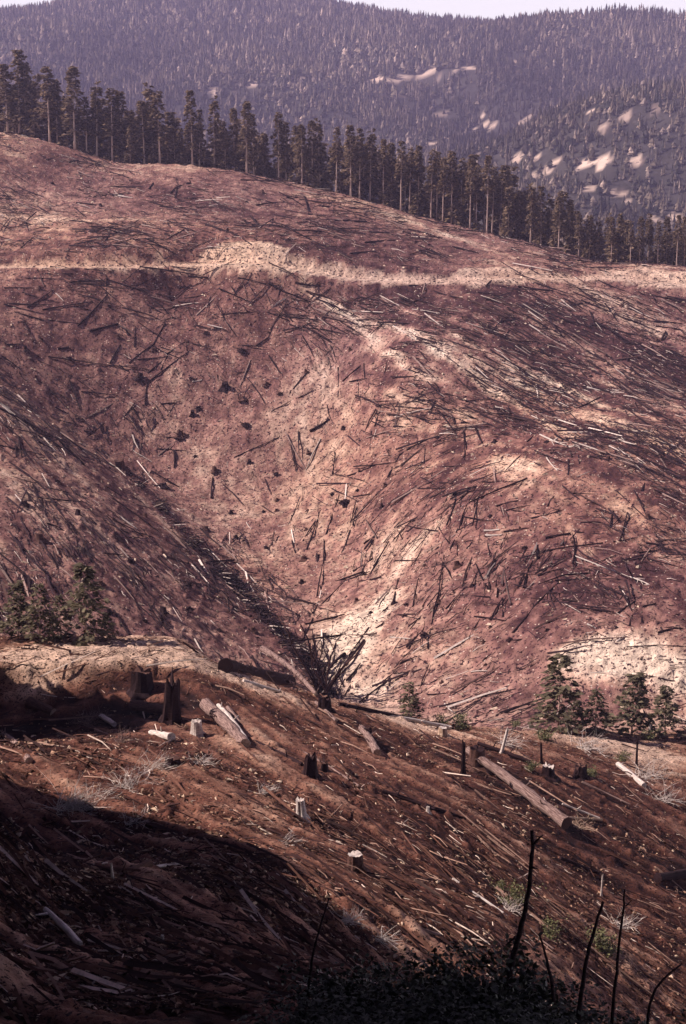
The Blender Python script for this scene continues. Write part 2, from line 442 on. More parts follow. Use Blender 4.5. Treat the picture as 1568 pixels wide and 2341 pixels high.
def flow_field(rows, ras, hitf, scale):
    a = np.array(rows, float); n = np.hypot(a[:, 2], a[:, 3])
    P, ok1 = hitf(a[:, 0] - a[:, 2] / n * 14, a[:, 1] - a[:, 3] / n * 14); Q, ok2 = hitf(a[:, 0] + a[:, 2] / n * 14, a[:, 1] + a[:, 3] / n * 14)
    m = ok1 & ok2
    d = (Q - P)[m][:, :2]; c = ((P + Q) / 2)[m][:, :2]
    t = np.arctan2(d[:, 1], d[:, 0])
    st = ras.st * 2
    xs = np.arange(ras.xs[0], ras.xs[-1] + st, st); ys = np.arange(ras.ys[0], ras.ys[-1] + st, st)
    X, Yg = np.meshgrid(xs, ys, indexing='ij')
    C = np.zeros_like(X); S = np.zeros_like(X)
    for (cx, cy), th in zip(c, t):
        w = 1 / (((X - cx) ** 2 + (Yg - cy) ** 2) / scale ** 2 + .02) ** 1.6
        C += w * np.cos(2 * th); S += w * np.sin(2 * th)
    ang = .5 * np.arctan2(S, C)
    # sine and cosine of the doubled angle interpolate without a seam
    L = np.hypot(C, S)
    rc = Raster(xs[0], xs[-1], ys[0], ys[-1], st, Z=C / L); rs = Raster(xs[0], xs[-1], ys[0], ys[-1], st, Z=S / L)
    rc.xs = xs; rc.ys = ys; rs.xs = xs; rs.ys = ys
    return lambda x, y: .5 * np.arctan2(rs(x, y), rc(x, y))
hill_dir = flow_field(flow_px, HILL, hill_hit, 30.0)
near_dir = flow_field(nflow_px, NEAR, near_hit, 12.0)

def streaks(x0, x1, y0, y1, st, dirf, steps, seed):
    """noise smeared along the drag direction: a plan raster 0..1"""
    xs = np.arange(x0, x1 + st, st); ys = np.arange(y0, y1 + st, st)
    n = np.random.default_rng(seed).random((len(xs), len(ys)))
    n = .55 * n + .45 * np.kron(np.random.default_rng(seed + 1).random((len(xs) // 3 + 1, len(ys) // 3 + 1)), np.ones((3, 3)))[:len(xs), :len(ys)]
    X, Y = np.meshgrid(np.arange(len(xs), dtype=float), np.arange(len(ys), dtype=float), indexing='ij')
    th = dirf(x0 + X * st, y0 + Y * st); dc, ds = np.cos(th), np.sin(th)
    acc = n.copy()
    for sgn in (1, -1):
        px, py = X.copy(), Y.copy(); ldc, lds = dc * sgn, ds * sgn
        for k in range(steps):
            px = px + ldc; py = py + lds
            i = np.clip(np.rint(px), 0, len(xs) - 1).astype(int); j = np.clip(np.rint(py), 0, len(ys) - 1).astype(int)
            acc += n[i, j]
            nd, ns = dc[i, j], ds[i, j]
            f = np.sign(nd * ldc + ns * lds); f[f == 0] = 1
            ldc, lds = nd * f, ns * f
    acc /= acc.std() * 1.0 + 1e-9; acc -= acc.mean()
    r = Raster(x0, x1, y0, y1, st, Z=acc); r.xs = xs; r.ys = ys
    return r
H_STREAK = streaks(-200, 200, 120, 500, .8, hill_dir, 26, 11)
H_STREAK2 = streaks(-200, 200, 120, 500, 2.0, hill_dir, 22, 17)
N_STREAK = streaks(-60, 60, 20, 170, .25, near_dir, 22, 13)
N_STREAK2 = streaks(-60, 60, 20, 170, .7, near_dir, 20, 19)

def blobs(rows, hitf, x, y, aspect=1.0):
    """bare patches: (u, v, plan radius in metres, strength) -> soil value at x, y"""
    a = np.array(rows, float); P, ok = hitf(a[:, 0], a[:, 1])
    out = np.zeros_like(x)
    for p, r in zip(P[ok], a[ok]):
        d2 = ((x - p[0]) ** 2 + ((y - p[1]) * .75) ** 2) / r[2] ** 2
        out += r[3] * np.exp(-d2)
    return out
# + is pale bare subsoil, - is burnt dark
hill_blobs = [(780, 1480, 4.5, 1.0), (762, 1430, 4, .6), (820, 1560, 7, .55), (850, 1420, 8, .45), (900, 1600, 14, .3), (1050, 1600, 16, .22), (1000, 1200, 10, .25), (960, 1050, 6, .5), (930, 900, 5, .2), (720, 900, 14, .22),
    (600, 950, 22, .25), (700, 1050, 25, .2), (560, 1290, 6, .45), (640, 1180, 22, .2), (870, 790, 4, .35), (400, 880, 5, .4), (1430, 1470, 5, .9), (1350, 1505, 5, .6), (1500, 1512, 5, .7), (1560, 1545, 6, .6), (1400, 1480, 3, .5), (1420, 1160, 4, .5),
    (1080, 970, 6, .3), (1420, 780, 16, .22), (1250, 700, 10, .15), (200, 420, 8, -.25), (350, 510, 9, .5), (380, 530, 6, .5), (520, 586, 3.5, .8), (580, 588, 4.5, .8), (1150, 596, 5, .6), (1090, 610, 4.5, .6), (1220, 582, 4, .5), (1240, 577, 3, .4),
    (20, 310, 8, .7), (40, 345, 6, .6), (330, 382, 7, .6), (420, 384, 7, .6), (230, 372, 5, .4), (1450, 614, 7, .7), (1530, 626, 8, .6), (1340, 645, 8, .2), (800, 460, 10, .4), (900, 490, 10, .4), (960, 510, 8, .3), (700, 435, 9, .3), (540, 440, 4, .4), (540, 420, 4, .4),
    (30, 480, 12, .45), (100, 500, 12, .3), (60, 520, 10, .35),
    (200, 800, 30, -.06), (120, 680, 24, -.10), (420, 660, 24, -.16), (620, 700, 22, -.2), (900, 690, 22, -.22), (1000, 690, 16, -.25), (1200, 700, 20, -.15), (1200, 760, 20, -.25), (900, 960, 12, -.3), (820, 860, 12, -.2), (1050, 1020, 12, -.3), (1300, 1280, 18, -.22), (1450, 1340, 16, -.3), (1250, 1380, 14, -.2), (1500, 1400, 14, -.25), (960, 1130, 10, -.2), (1000, 1100, 10, -.3),
    (1200, 470, 10, -.3), (650, 480, 22, -.22), (850, 560, 24, -.25), (450, 440, 16, -.25), (150, 360, 10, -.35), (100, 1150, 22, -.15), (60, 1350, 18, -.2), (150, 1400, 12, -.2), (350, 1330, 16, -.16), (1500, 880, 16, -.2), (1450, 820, 14, -.25), (300, 560, 20, -.2), (960, 590, 12, -.25)]
tracks = [  # bare drag tracks: polyline of u, v, half width in metres, strength
    ([(690, 650), (800, 720), (880, 790), (920, 840)], 1.0, .40), ([(750, 690), (900, 750), (1000, 800), (1100, 860)], 1.0, .5), ([(980, 800), (1080, 860), (1150, 905), (1230, 950), (1310, 1000)], 1.4, .65), ([(840, 780), (910, 810), (940, 850), (990, 870)], 1.2, .4), ([(820, 700), (1000, 780), (1200, 880), (1400, 970), (1560, 1040)], .8, .45), ([(900, 700), (1080, 790), (1280, 880), (1500, 960)], .7, .4), ([(1000, 690), (1200, 790), (1400, 880), (1560, 930)], .7, .35), ([(1290, 1492), (1400, 1474), (1460, 1486)], 2.2, .8), ([(1340, 1512), (1450, 1516), (1568, 1546)], 2.6, .75), ([(800, 1430), (770, 1490), (765, 1540)], 3.0, .5),
    ([(1060, 940), (1100, 1000), (1130, 1040), (1200, 1120)], 2.2, .3), ([(1150, 840), (1300, 900), (1450, 980), (1560, 1020)], 1.6, .3), ([(1100, 760), (1250, 860), (1400, 930)], 1.2, .22), ([(1170, 690), (1240, 740), (1350, 810), (1400, 860)], 2.0, .25),
    ([(0, 880), (120, 960), (260, 1080), (420, 1240)], 1.4, .3), ([(40, 960), (200, 1110), (330, 1240), (480, 1400)], 1.3, .22), ([(0, 1080), (150, 1250), (290, 1420)], 1.2, .18), ([(1330, 660), (1420, 720), (1500, 760)], 2.5, .35), ([(780, 460), (950, 510), (1100, 560)], 1.6, .35), ([(820, 450), (1000, 530), (1180, 590)], 1.4, .4),
    ([(0, 490), (200, 505), (330, 500)], 1.8, .3), ([(0, 560), (150, 540), (300, 545)], 1.8, .2), ([(860, 1380), (810, 1460), (780, 1560)], 4.0, .6), ([(980, 1080), (900, 1180), (860, 1300)], 3.0, .3), ([(1180, 1040), (1280, 1160), (1350, 1260)], 1.8, .22), ([(880, 1330), (940, 1260), (1000, 1200)], 2.0, .25)]
def track_val(x, y):
    out = np.zeros_like(x)
    for pts, w, s in tracks:
        P, ok = hill_hit([p[0] for p in pts], [p[1] for p in pts])
        P = densify(P[ok], .8)
        m = (x > P[:, 0].min() - 10) & (x < P[:, 0].max() + 10) & (y > P[:, 1].min() - 10) & (y < P[:, 1].max() + 10)
        if m.any():
            d, _ = seg_near(x[m], y[m], P); out[m] += s * np.exp(-(d / w) ** 2)
    return out

def lerp3(t, stops):
    """t -> colour through (t, rgb) stops"""
    ts = [s[0] for s in stops]
    return np.stack([np.interp(t, ts, [s[1][k] for s in stops]) for k in range(3)], -1)

def fan_grid(tans, ys):
    T, Y = np.meshgrid(tans, ys, indexing='ij')
    nx, ny = T.shape
    i, j = np.meshgrid(np.arange(nx - 1), np.arange(ny - 1), indexing='ij')
    a = i * ny + j
    quads = np.stack([a, a + ny, a + ny + 1, a + 1], -1).reshape(-1, 4)
    return T * Y, Y, quads
def cols_(inner, n, outer, k):
    return np.concatenate([np.linspace(-outer, -inner, k, endpoint=False), np.linspace(-inner, inner, n, endpoint=False), np.linspace(inner, outer, k + 1)])

def spur_w(x, y):
    # 1 on the dragged spur and on the gully's near flank
    u, v = look(np.stack([x, y, HILL(x, y)], -1))
    a = sstep(640, 760, u) * sstep(640, 700, v) * (1 - sstep(40, 140, v - (560 + u * .34)))
    b = sstep(-20, 80, v - (900 + u * .946))
    return np.maximum(a, .7 * b)
# opposite hill
ys = np.concatenate([np.linspace(128, 165, 12, endpoint=False), np.geomspace(165, 480, 380, endpoint=False), np.linspace(480, 640, 24)])
X, Y, Q = fan_grid(cols_(.262, 500, .36, 14), ys)
Z = hill_z(X, Y)
SW = spur_w(X, Y)
soil = .47 + .52 * blobs(hill_blobs, hill_hit, X, Y) * np.clip(1 + 1.5 * fbm(X / 7, Y / 7, 4, 72), .1, 2) + 1.25 * track_val(X, Y) * np.clip(1 + .35 * H_STREAK(X, Y) + .5 * fbm(X / 5, Y / 5, 3, 73), .3, 2) + (.07 + .11 * SW) * H_STREAK(X, Y) + (.06 + .10 * SW) * H_STREAK2(X, Y) + .13 * fbm(X / 30, Y / 40, 3, 71) + .18 * fbm(X / 6, Y / 6, 4, 75) + .34 * fbm(X / 1.5, Y / 1.5, 3, 77)
dr, _i = seg_near(X, Y, rp)
up = Y > rp[_i, 1]
edge = dr + 1.2 * fbm(X / 3, Y / 3, 3, 78) + 1.0 * fbm(X / 25, Y / 25, 2, 80)
ru = look(rp)[0][_i]                     # the road widens into landings
wide = np.interp(ru, [440, 500, 600, 660, 1040, 1100, 1190, 1260, 1380, 1440, 1568], [0, 3.5, 3.5, 0, 0, 3.5, 3.5, 0, 0, 3, 3])
edge = edge - np.where(up, wide, .3 * wide)
rw = np.where(up, 1 - sstep(4.4, 4.9, edge), 1 - sstep(3.6, 4.1, edge))
soil = soil * (1 - rw) + rw * (1.12 + .26 * fbm(X / 5, Y / 5, 3, 79) + .10 * H_STREAK(X, Y))
soil += .10 * sstep(-20, 80, look(np.stack([X, Y, Z], -1))[1] - (900 + look(np.stack([X, Y, Z], -1))[0] * .946))
warm = fbm(X / 45, Y / 45, 3, 83)
HS_STOPS = [(0, (.075, .030, .032)), (.25, (.172, .079, .073)), (.45, (.272, .138, .118)), (.65, (.38, .210, .169)), (.85, (.51, .325, .25)), (1.15, (.70, .485, .38)), (1.6, (.80, .62, .49))]
C = lerp3(soil, HS_STOPS)
C[..., 2] *= (1 - .10 * warm); C[..., 0] *= (1 + .05 * warm)
hm = mesh_np('hillside', np.stack([X, Y, Z], -1).reshape(-1, 3), Q, C.reshape(-1, 3), True)
link('hillside', hm, M['hill'], kind='structure')

# near slope
ys = np.concatenate([np.linspace(-10, 30, 40, endpoint=False), np.geomspace(30, 150, 400, endpoint=False), np.linspace(150, 172, 14)])
tan_in = cols_(.262, 430, .40, 24)
T2, Yg = np.meshgrid(tan_in, ys, indexing='ij')
# far from the lens the grid fans out; close by it keeps a constant width
wid = np.maximum(Yg, 46.0)
X = np.where(np.abs(T2) <= .262, T2 * wid, np.sign(T2) * (.262 * wid + (np.abs(T2) - .262) / .138 * np.where(T2 < 0, 95 - .262 * wid, 65 - .262 * wid)))
nx, ny = X.shape
i, j = np.meshgrid(np.arange(nx - 1), np.arange(ny - 1), indexing='ij'); a = i * ny + j
Q = np.stack([a, a + ny, a + ny + 1, a + 1], -1).reshape(-1, 4)
Y = Yg
Z = near_z(X, Y) + .09 * np.clip(N_STREAK(X, Y), -2, 2) + .15 * np.clip(N_STREAK2(X, Y), -2, 2)
near_blobs = [(150, 1500, 5, .75), (0, 1500, 6, .7), (300, 1490, 5, .8), (80, 1510, 4, .6), (380, 1495, 4, .6), (450, 1515, 4, .4), (560, 1555, 3, .5), (640, 1590, 3, .5), (900, 1645, 4, .4), (980, 1668, 3, .5), (1450, 1690, 6, .5), (1300, 1690, 6, .35), (1100, 1680, 5, .3), (1470, 1720, 3, .4),
    (170, 1680, 2.6, .55), (180, 1720, 1.8, .4), (600, 1850, 3, .25), (640, 1840, 2, .2), (1470, 1770, 3, .35), (1380, 2160, 4, .3), (900, 2170, 2, .4), (1000, 1750, 4, .12), (1520, 2260, 4, .25), (1200, 1990, 3, .15), (200, 1570, 5, -.3), (100, 1620, 5, -.25), (700, 2020, 6, -.15), (1100, 1740, 3, -.1)]  # dark spots on the landing bank add to its painted shade
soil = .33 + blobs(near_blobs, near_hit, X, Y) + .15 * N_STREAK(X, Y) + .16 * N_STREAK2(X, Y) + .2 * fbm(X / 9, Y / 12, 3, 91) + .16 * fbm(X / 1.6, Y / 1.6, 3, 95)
bank_shade_w = sstep(119.3, 118.2, Y) * sstep(106, 111, Y) * sstep(-6, -12, X)  # the landing bank's shade, put into the soil colour
soil = soil - .45 * bank_shade_w + .12 * sstep(115, 128, Y)
soil = np.where(Y < 34, soil * sstep(10, 34, Y) * .6, soil)  # soil darkened toward the viewer to paint the bottom bank's shade
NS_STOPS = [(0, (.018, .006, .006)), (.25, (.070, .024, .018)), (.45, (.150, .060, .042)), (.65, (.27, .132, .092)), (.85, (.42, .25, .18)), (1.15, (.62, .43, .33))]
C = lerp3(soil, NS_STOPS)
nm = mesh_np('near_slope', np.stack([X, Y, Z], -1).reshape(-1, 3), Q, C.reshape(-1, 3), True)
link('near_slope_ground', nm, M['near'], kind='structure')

# mountain
ys = np.geomspace(650, 3330, 260)
X, Y, Q = fan_grid(np.linspace(-.36, .36, 260), ys)
Z = mount_z(X, Y)
# clearings and road scars on the mountain, (u, v, half width u, half height v, strength)
clear_px = [(850, 185, 22, 8, 1), (895, 185, 16, 8, .8), (925, 180, 20, 7, 1), (975, 170, 30, 6, 1), (1030, 160, 32, 5, 1), (1070, 155, 18, 5, 1), (1175, 145, 8, 6, .6), (1180, 165, 6, 6, .5), (487, 210, 6, 6, 1), (672, 192, 8, 6, .9), (580, 195, 14, 2.5, .8), (690, 177, 7, 3, .8), (752, 212, 5, 5, .9), (620, 165, 5, 5, .6), (645, 168, 5, 5, .6),
    (1103, 262, 5, 9, 1), (1108, 282, 5, 6, .9), (1125, 288, 9, 3, .8), (1085, 298, 9, 4, .9), (1050, 308, 14, 4, .9), (1020, 315, 12, 4, .9), (985, 328, 14, 4, .9), (1000, 300, 18, 4, .5), (1010, 260, 20, 4, .5), (1270, 247, 12, 3.5, 1), (1310, 250, 7, 3, .8), (1350, 257, 12, 3, .9), (1430, 262, 10, 2, .7), (1500, 252, 12, 2, .5), (1378, 290, 7, 8, .9), (1230, 270, 10, 3, .6), (1200, 275, 14, 3, .6),
    (1380, 368, 22, 6, 1), (1372, 385, 14, 7, .9), (1335, 378, 14, 8, .8), (1270, 370, 18, 6, .9), (1225, 362, 14, 5, .8), (1250, 395, 14, 6, .8), (1455, 368, 18, 4, .8), (1220, 402, 9, 5, .7), (1180, 365, 9, 4, .7), (1345, 430, 14, 4, .7), (1425, 445, 10, 9, 1), (1435, 460, 8, 8, .9), (1495, 503, 14, 6, 1), (1545, 497, 14, 7, 1), (1400, 440, 8, 4, .6), (1090, 352, 14, 4, .5), (1040, 356, 10, 3, .5), (920, 215, 10, 4, .4), (880, 130, 8, 4, .4), (540, 200, 6, 3, .5), (420, 125, 20, 2, .3), (345, 100, 18, 2, .35), (370, 115, 14, 2, .35)]
# each scar is fixed on the ground where it lies: centre and two plan half axes
scar_c, _ = MOUNT.hit([c[0] for c in clear_px], [c[1] for c in clear_px], 700, 3300, 6.0)
def scar_plan():
    out = []
    for (cu, cv, hu, hv, s), p in zip(clear_px, scar_c):
        a, _ = MOUNT.hit([cu, cu], [cv - hv, cv + hv], 700, 3300, 6.0)
        ry = max(10.0, min(90.0, abs(a[0, 1] - a[1, 1]) / 2)); rx = hu / F * p[1]
        out.append((p[0], p[1], max(rx, 4.0), min(15.0, max(ry * .6, 7.0)), min(1, s * 1.15)))
    return out
SCARS = scar_plan()
def scar_val(x, y):
    o = np.zeros_like(x)
    for cx, cy, rx, ry, s in SCARS:
        q = np.sqrt(((x - cx) / rx) ** 2 + ((y - cy) / ry) ** 2) + .8 * fbm(x / 16, y / 16, 3, 55)
        o = np.maximum(o, s * (1 - sstep(.75, 1.15, q)))
    return o
sv = scar_val(X, Y)
C = lerp3(sv, [(0, (.045, .038, .036)), (.35, (.14, .10, .09)), (1, (.56, .42, .35))])
mm_ = mesh_np('mountain', np.stack([X, Y, Z], -1).reshape(-1, 3), Q, C.reshape(-1, 3), True)
link('mountain', mm_, M['mountain'], kind='structure')

# ------------------------------------------------------------------ shape builders
def ring_tube(P, rad, sides, jit=0.0, cap=True, rs=None):
    """tube along points P with radii rad; returns verts, quads, tris"""
    P = np.asarray(P, float); n = len(P)
    rs = rs or np.random.default_rng(1)
    T = np.gradient(P, axis=0); T /= np.linalg.norm(T, axis=1, keepdims=True) + 1e-9
    ref = np.array([0, 0, 1.0]) if abs(T[0, 2]) < .8 else np.array([1.0, 0, 0])
    V = []
    for k in range(n):
        a = np.cross(T[k], ref); a /= np.linalg.norm(a) + 1e-9; b = np.cross(T[k], a)
        th = np.arange(sides) / sides * 2 * math.pi
        r = rad[k] * (1 + jit * (rs.random(sides) - .5) * 2)
        V.append(P[k] + np.outer(np.cos(th) * r, a) + np.outer(np.sin(th) * r, b))
    V = np.vstack(V)
    q = []
    for k in range(n - 1):
        for s in range(sides):
            t = (s + 1) % sides
            q.append((k * sides + s, k * sides + t, (k + 1) * sides + t, (k + 1) * sides + s))
    tr = []
    if cap:
        V = np.vstack([V, P[0], P[-1]])
        for s in range(sides):
            t = (s + 1) % sides
            tr.append((n * sides, t, s)); tr.append((n * sides + 1, (n - 1) * sides + s, (n - 1) * sides + t))
    return V, np.array(q), np.array(tr).reshape(-1, 3)

class Build:
    def __init__(self): self.V = []; self.f = []; self.n = 0; self.C = []
    def add(self, V, *faces, c=None):
        self.V.append(V)
        for f in faces:
            if len(f): self.f.append(np.asarray(f) + self.n)
        self.C.append(np.broadcast_to(np.array(c if c is not None else (1, 1, 1), float), (len(V), 3)))
        self.n += len(V)
    def mesh(self, name, smooth=False, colors=True):
        return mesh_np(name, np.vstack(self.V), self.f, np.vstack(self.C) if colors else None, smooth)

def kites(B, D, S, w, l, up):
    """elongated leaf sprays: base points B, directions D, sideways S, half width, length -> verts, quads"""
    n = len(B)
    mid = B + D * (l * .45)[:, None]
    V = np.stack([B, mid + S * w[:, None] + up * .0, B + D * l[:, None], mid - S * w[:, None]], 1).reshape(-1, 3)
    q = np.arange(n * 4).reshape(n, 4)
    return V, q

def conifer(seed, H, base, Rm, nb, spray, per, trunk_r, dark, light, top=.9, gap=.15, droop=.35, slim=.2):
    rs = np.random.default_rng(seed)
    lean = rs.normal(0, .012, 2)
    zs = np.linspace(0, H, 9)
    bend = np.outer(zs / H, lean) * H + np.stack([np.sin(zs / H * 3) * .004 * H * rs.normal(), np.cos(zs / H * 2) * .004 * H * rs.normal()], -1)
    P = np.column_stack([bend, zs])
    rad = trunk_r * (1 - zs / H * .93); rad[0] *= 1.25
    tb = Build(); tb.add(*ring_tube(P, rad, 8, .08, True, rs))
    cb = Build()
    zb = base * H + (H - base * H) * np.sort(rs.random(nb)) ** top
    keep = rs.random(nb) > gap * (1 - (zb - base * H) / (H - base * H))
    zb = zb[keep]
    for z in zb:
        t = (z - base * H) / (H - base * H)
        r = Rm * ((1 - t) ** .75 * .92 + .08) * (.55 + .55 * rs.random()) * (.75 + .25 * min(1, t * 5 + .3))
        az = rs.random() * 2 * math.pi
        d = np.array([math.cos(az), math.sin(az), 0]); sd = np.array([-d[1], d[0], 0])
        ctr = np.array([np.interp(z, zs, P[:, 0]), np.interp(z, zs, P[:, 1]), z])
        k = max(3, int(per * (.5 + r / Rm)))
        s = .12 + .88 * rs.random(k) ** .75
        dr = -droop * r * s ** 1.4 + (.25 * r * s if t > .75 else 0) + rs.normal(0, .04 * r, k)
        Bp = ctr + np.outer(s * r, d) + np.outer(dr, (0, 0, 1)) + np.outer(rs.normal(0, .10 * r, k) * (.4 + s), sd)
        ang = rs.normal(0, .75, k)
        D = np.outer(np.cos(ang), d) + np.outer(np.sin(ang), sd) + np.outer(rs.normal(-.25, .25, k), (0, 0, 1))
        D /= np.linalg.norm(D, axis=1, keepdims=True)
        S = np.cross(D, (0, 0, 1)); S /= np.linalg.norm(S, axis=1, keepdims=True) + 1e-9
        S = S + np.outer(rs.normal(0, .5, k), (0, 0, 1))
        l = spray * (.6 + .8 * rs.random(k)); w = l * (slim + .16 * rs.random(k))
        V, q = kites(Bp, D, S, w, l, 0)
        f = rs.random(k); cc = np.outer(1 - f, dark) + np.outer(f, light)
        cb.V.append(V); cb.f.append(q + cb.n); cb.C.append(np.repeat(cc, 4, 0)); cb.n += len(V)
        if z < H * .9 and rs.random() < .6:
            V, q, tr = ring_tube(np.stack([ctr, ctr + d * r * .5 + (0, 0, -droop * r * .2), ctr + d * r * .9 + (0, 0, -droop * r * .8)]), [trunk_r * .16, trunk_r * .1, trunk_r * .04], 3, 0, False)
            tb.add(V, q)
    return tb.mesh('trunk', True), cb.mesh('crown')

# ------------------------------------------------------------------ forest on the mountain: a far mass
def far_forest(n):
    rs = np.random.default_rng(23)
    # even cover by area over the part the valley leaves open to view
    Yc = 700 + (3000 - 700) * rs.random(n * 3); tx = (rs.random(n * 3) - .5) * .62
    keep = rs.random(n * 3) < .35 + .65 * (Yc / 3000)
    Yc, tx = Yc[keep], tx[keep]
    x = tx * Yc; z = MOUNT(x, Yc)
    clump = fbm(x / 60, Yc / 60, 3, 44)
    sv = np.maximum(np.maximum(scar_val(x, Yc), scar_val(x, Yc + 11)), scar_val(x, Yc + 22))
    k = (rs.random(len(x)) > sv * 1.6) & (clump > -.75 + .3 * rs.random(len(x)))
    # the strip behind the stand that nobody sees from here is left thinner
    u, v = look(np.stack([x, Yc, z], -1))
    crest_v = np.interp(u, [0, 430, 900, 1300, 1568], [300, 380, 480, 585, 615])
    k &= v < crest_v + 20
    x, y, z = x[k][:n], Yc[k][:n], z[k][:n]
    n = len(x)
    h = 10 + 10 * rs.random(n) ** 1.5 + 4 * fbm(x / 120, y / 120, 2, 47); w = h * (.13 + .10 * rs.random(n))
    sc_ = (y / 2100) ** .65; h = h * sc_; w = w * sc_
    snag = rs.random(n) < .05; round_ = (rs.random(n) < np.clip(.25 + 1.0 * fbm(x / 150, y / 150, 2, 51), .03, .7)) & ~snag
    w = np.where(snag, h * .028, np.where(round_, h * .3, w)); h = np.where(round_, h * .62, h)
    tone = rs.random(n); base = np.array([.030, .030, .026]); br = np.array([.22, .165, .125]); gy = np.array([.45, .33, .28])
    ct = base + (br - base) * tone[:, None] ** 1.5 + np.where((rs.random(n) < .12)[:, None], gy * .5, 0)
    ct *= np.clip(1 + 1.0 * fbm(x / 170, y / 260, 3, 48) + .5 * fbm(x / 40, y / 60, 2, 49), .35, 2.0)[:, None]
    ct = np.where(snag[:, None], np.array([.34, .27, .24]), ct)
    V = []; Fc = []; Cc = []; off = 0
    tiers = ((.06, .42, 1.0), (.32, .72, .74), (.58, 1.0, .46)); S = 5
    rt = ((.08, .55, .8), (.25, .85, 1.0), (.55, 1.0, .7))
    for ti in range(3):
        z0 = np.where(round_, rt[ti][0], tiers[ti][0]); z1 = np.where(round_, rt[ti][1], tiers[ti][1]); rr = np.where(round_, rt[ti][2], tiers[ti][2])
        th = rs.random(n)[:, None] * 6.283 + np.arange(S) / S * 6.283 + rs.normal(0, .2, (n, S))
        r = (w * rr)[:, None] * (.6 + .7 * rs.random((n, S)))
        ring = np.stack([x[:, None] + np.cos(th) * r, y[:, None] + np.sin(th) * r, (z + h * z0)[:, None] + (h * .09)[:, None] * rs.normal(0, .6, (n, S))], -1)
        ap = np.stack([x + w * rs.normal(0, .08, n), y + w * rs.normal(0, .08, n), z + h * z1], -1)[:, None]
        vv = np.concatenate([ring, ap], 1).reshape(-1, 3)
        idx = off + np.arange(n)[:, None, None] * (S + 1)
        f = np.stack([np.stack([np.arange(S), (np.arange(S) + 1) % S, np.full(S, S)], -1)] * 1, 0) + idx
        V.append(vv); Fc.append(f.reshape(-1, 3)); Cc.append(np.repeat(ct * (.8 + .4 * rs.random((n, 1))), S + 1, 0)); off += len(vv)
    return mesh_np('mountain_forest', np.vstack(V), [np.vstack(Fc)], np.vstack(Cc))
link('mountain_forest', far_forest(58000), M['forest'], label='dense purple-grey conifer forest covering the far mountainside', cat='forest', kind='stuff')

# ------------------------------------------------------------------ the stand along the ridge
DK, LT = np.array([.048, .035, .027]), np.array([.34, .235, .16])
tall = [conifer(100 + k, 30, b, r, int(nb * 1.3), 1.6, per, .50, DK, LT, droop=dp, gap=.4, slim=.2) for k, (b, r, nb, per, dp) in enumerate(
    [(.22, 5.6, 105, 11, .40), (.16, 5.8, 115, 11, .45), (.30, 4.8, 95, 11, .40), (.38, 5.2, 85, 11, .30), (.18, 5.0, 110, 11, .5)])]
bare = [conifer(120 + k, 30, b, r, int(nb * 1.15), 1.45, 9, .42, DK, LT, gap=.3, droop=.3, slim=.2) for k, (b, r, nb) in enumerate([(.50, 3.4, 95), (.58, 3.1, 85), (.46, 3.4, 100), (.54, 3.8, 85)])]
bushy = [conifer(140 + k, 16, .08, 3.0, 130, 1.2, 8, .22, DK * 1.05, LT * 1.1) for k in range(3)]
for t, c in tall + bare + bushy: t.materials.append(M['bark']); c.materials.append(M['needles'])
def tree(kind, loc, h, label, group, rz, cat='tree', name='conifer_tree', h0=30.0, sx=1.0):
    t, c = kind
    s = h / h0
    e = empty(name, loc, rz, label, cat, group, (s * sx, s * sx, s))
    link('trunk', t, None, e); link('crown', c, None, e)
    return e
front = [(18, 305, 150, 't'), (45, 306, 118, 't'), (62, 308, 135, 't'), (115, 322, 155, 't'), (132, 330, 185, 't'), (172, 346, 155, 't'), (198, 352, 225, 'b'), (222, 356, 190, 't'), (256, 364, 205, 't'), (280, 370, 212, 't'), (298, 376, 290, 's'), (330, 378, 235, 't'), (350, 380, 195, 't'), (366, 380, 212, 't'),
    (400, 380, 300, 's'), (440, 380, 210, 't'), (456, 382, 255, 't'), (491, 386, 225, 't'), (515, 390, 300, 's'), (536, 394, 250, 't'), (564, 398, 235, 't'), (580, 402, 265, 't'), (602, 406, 330, 's'), (636, 414, 260, 't'), (654, 418, 282, 't'), (690, 426, 288, 't'), (714, 431, 280, 't'), (731, 435, 276, 't'), (769, 443, 292, 'b'), (790, 448, 380, 's'),
    (802, 450, 290, 't'), (822, 456, 296, 'b'), (846, 463, 300, 't'), (876, 473, 322, 'b'), (894, 478, 330, 't'), (916, 485, 326, 'b'), (936, 490, 340, 'b'), (956, 496, 336, 'b'), (985, 504, 345, 'b'), (998, 507, 350, 'b'), (1012, 511, 362, 'b'), (1031, 516, 350, 'b'), (1052, 522, 365, 'b'), (1074, 528, 368, 'b'), (1088, 531, 380, 'b'),
    (1112, 537, 360, 'b'), (1124, 539, 386, 'b'), (1142, 542, 412, 't'), (1162, 546, 432, 's'), (1186, 550, 440, 't'), (1212, 555, 432, 't'), (1236, 563, 430, 't'), (1256, 570, 450, 't'), (1276, 577, 440, 't'), (1300, 584, 460, 't'), (1322, 590, 492, 't'),
    (1346, 596, 500, 't'), (1366, 603, 502, 't'), (1396, 606, 500, 'b'), (1413, 606, 492, 't'), (1440, 607, 508, 'b'), (1461, 606, 500, 't'), (1481, 608, 492, 'b'), (1502, 611, 510, 'b'), (1521, 613, 500, 't'), (1546, 615, 496, 'b'), (1563, 618, 500, 't')]
fu = np.array([f[0] for f in front], float)
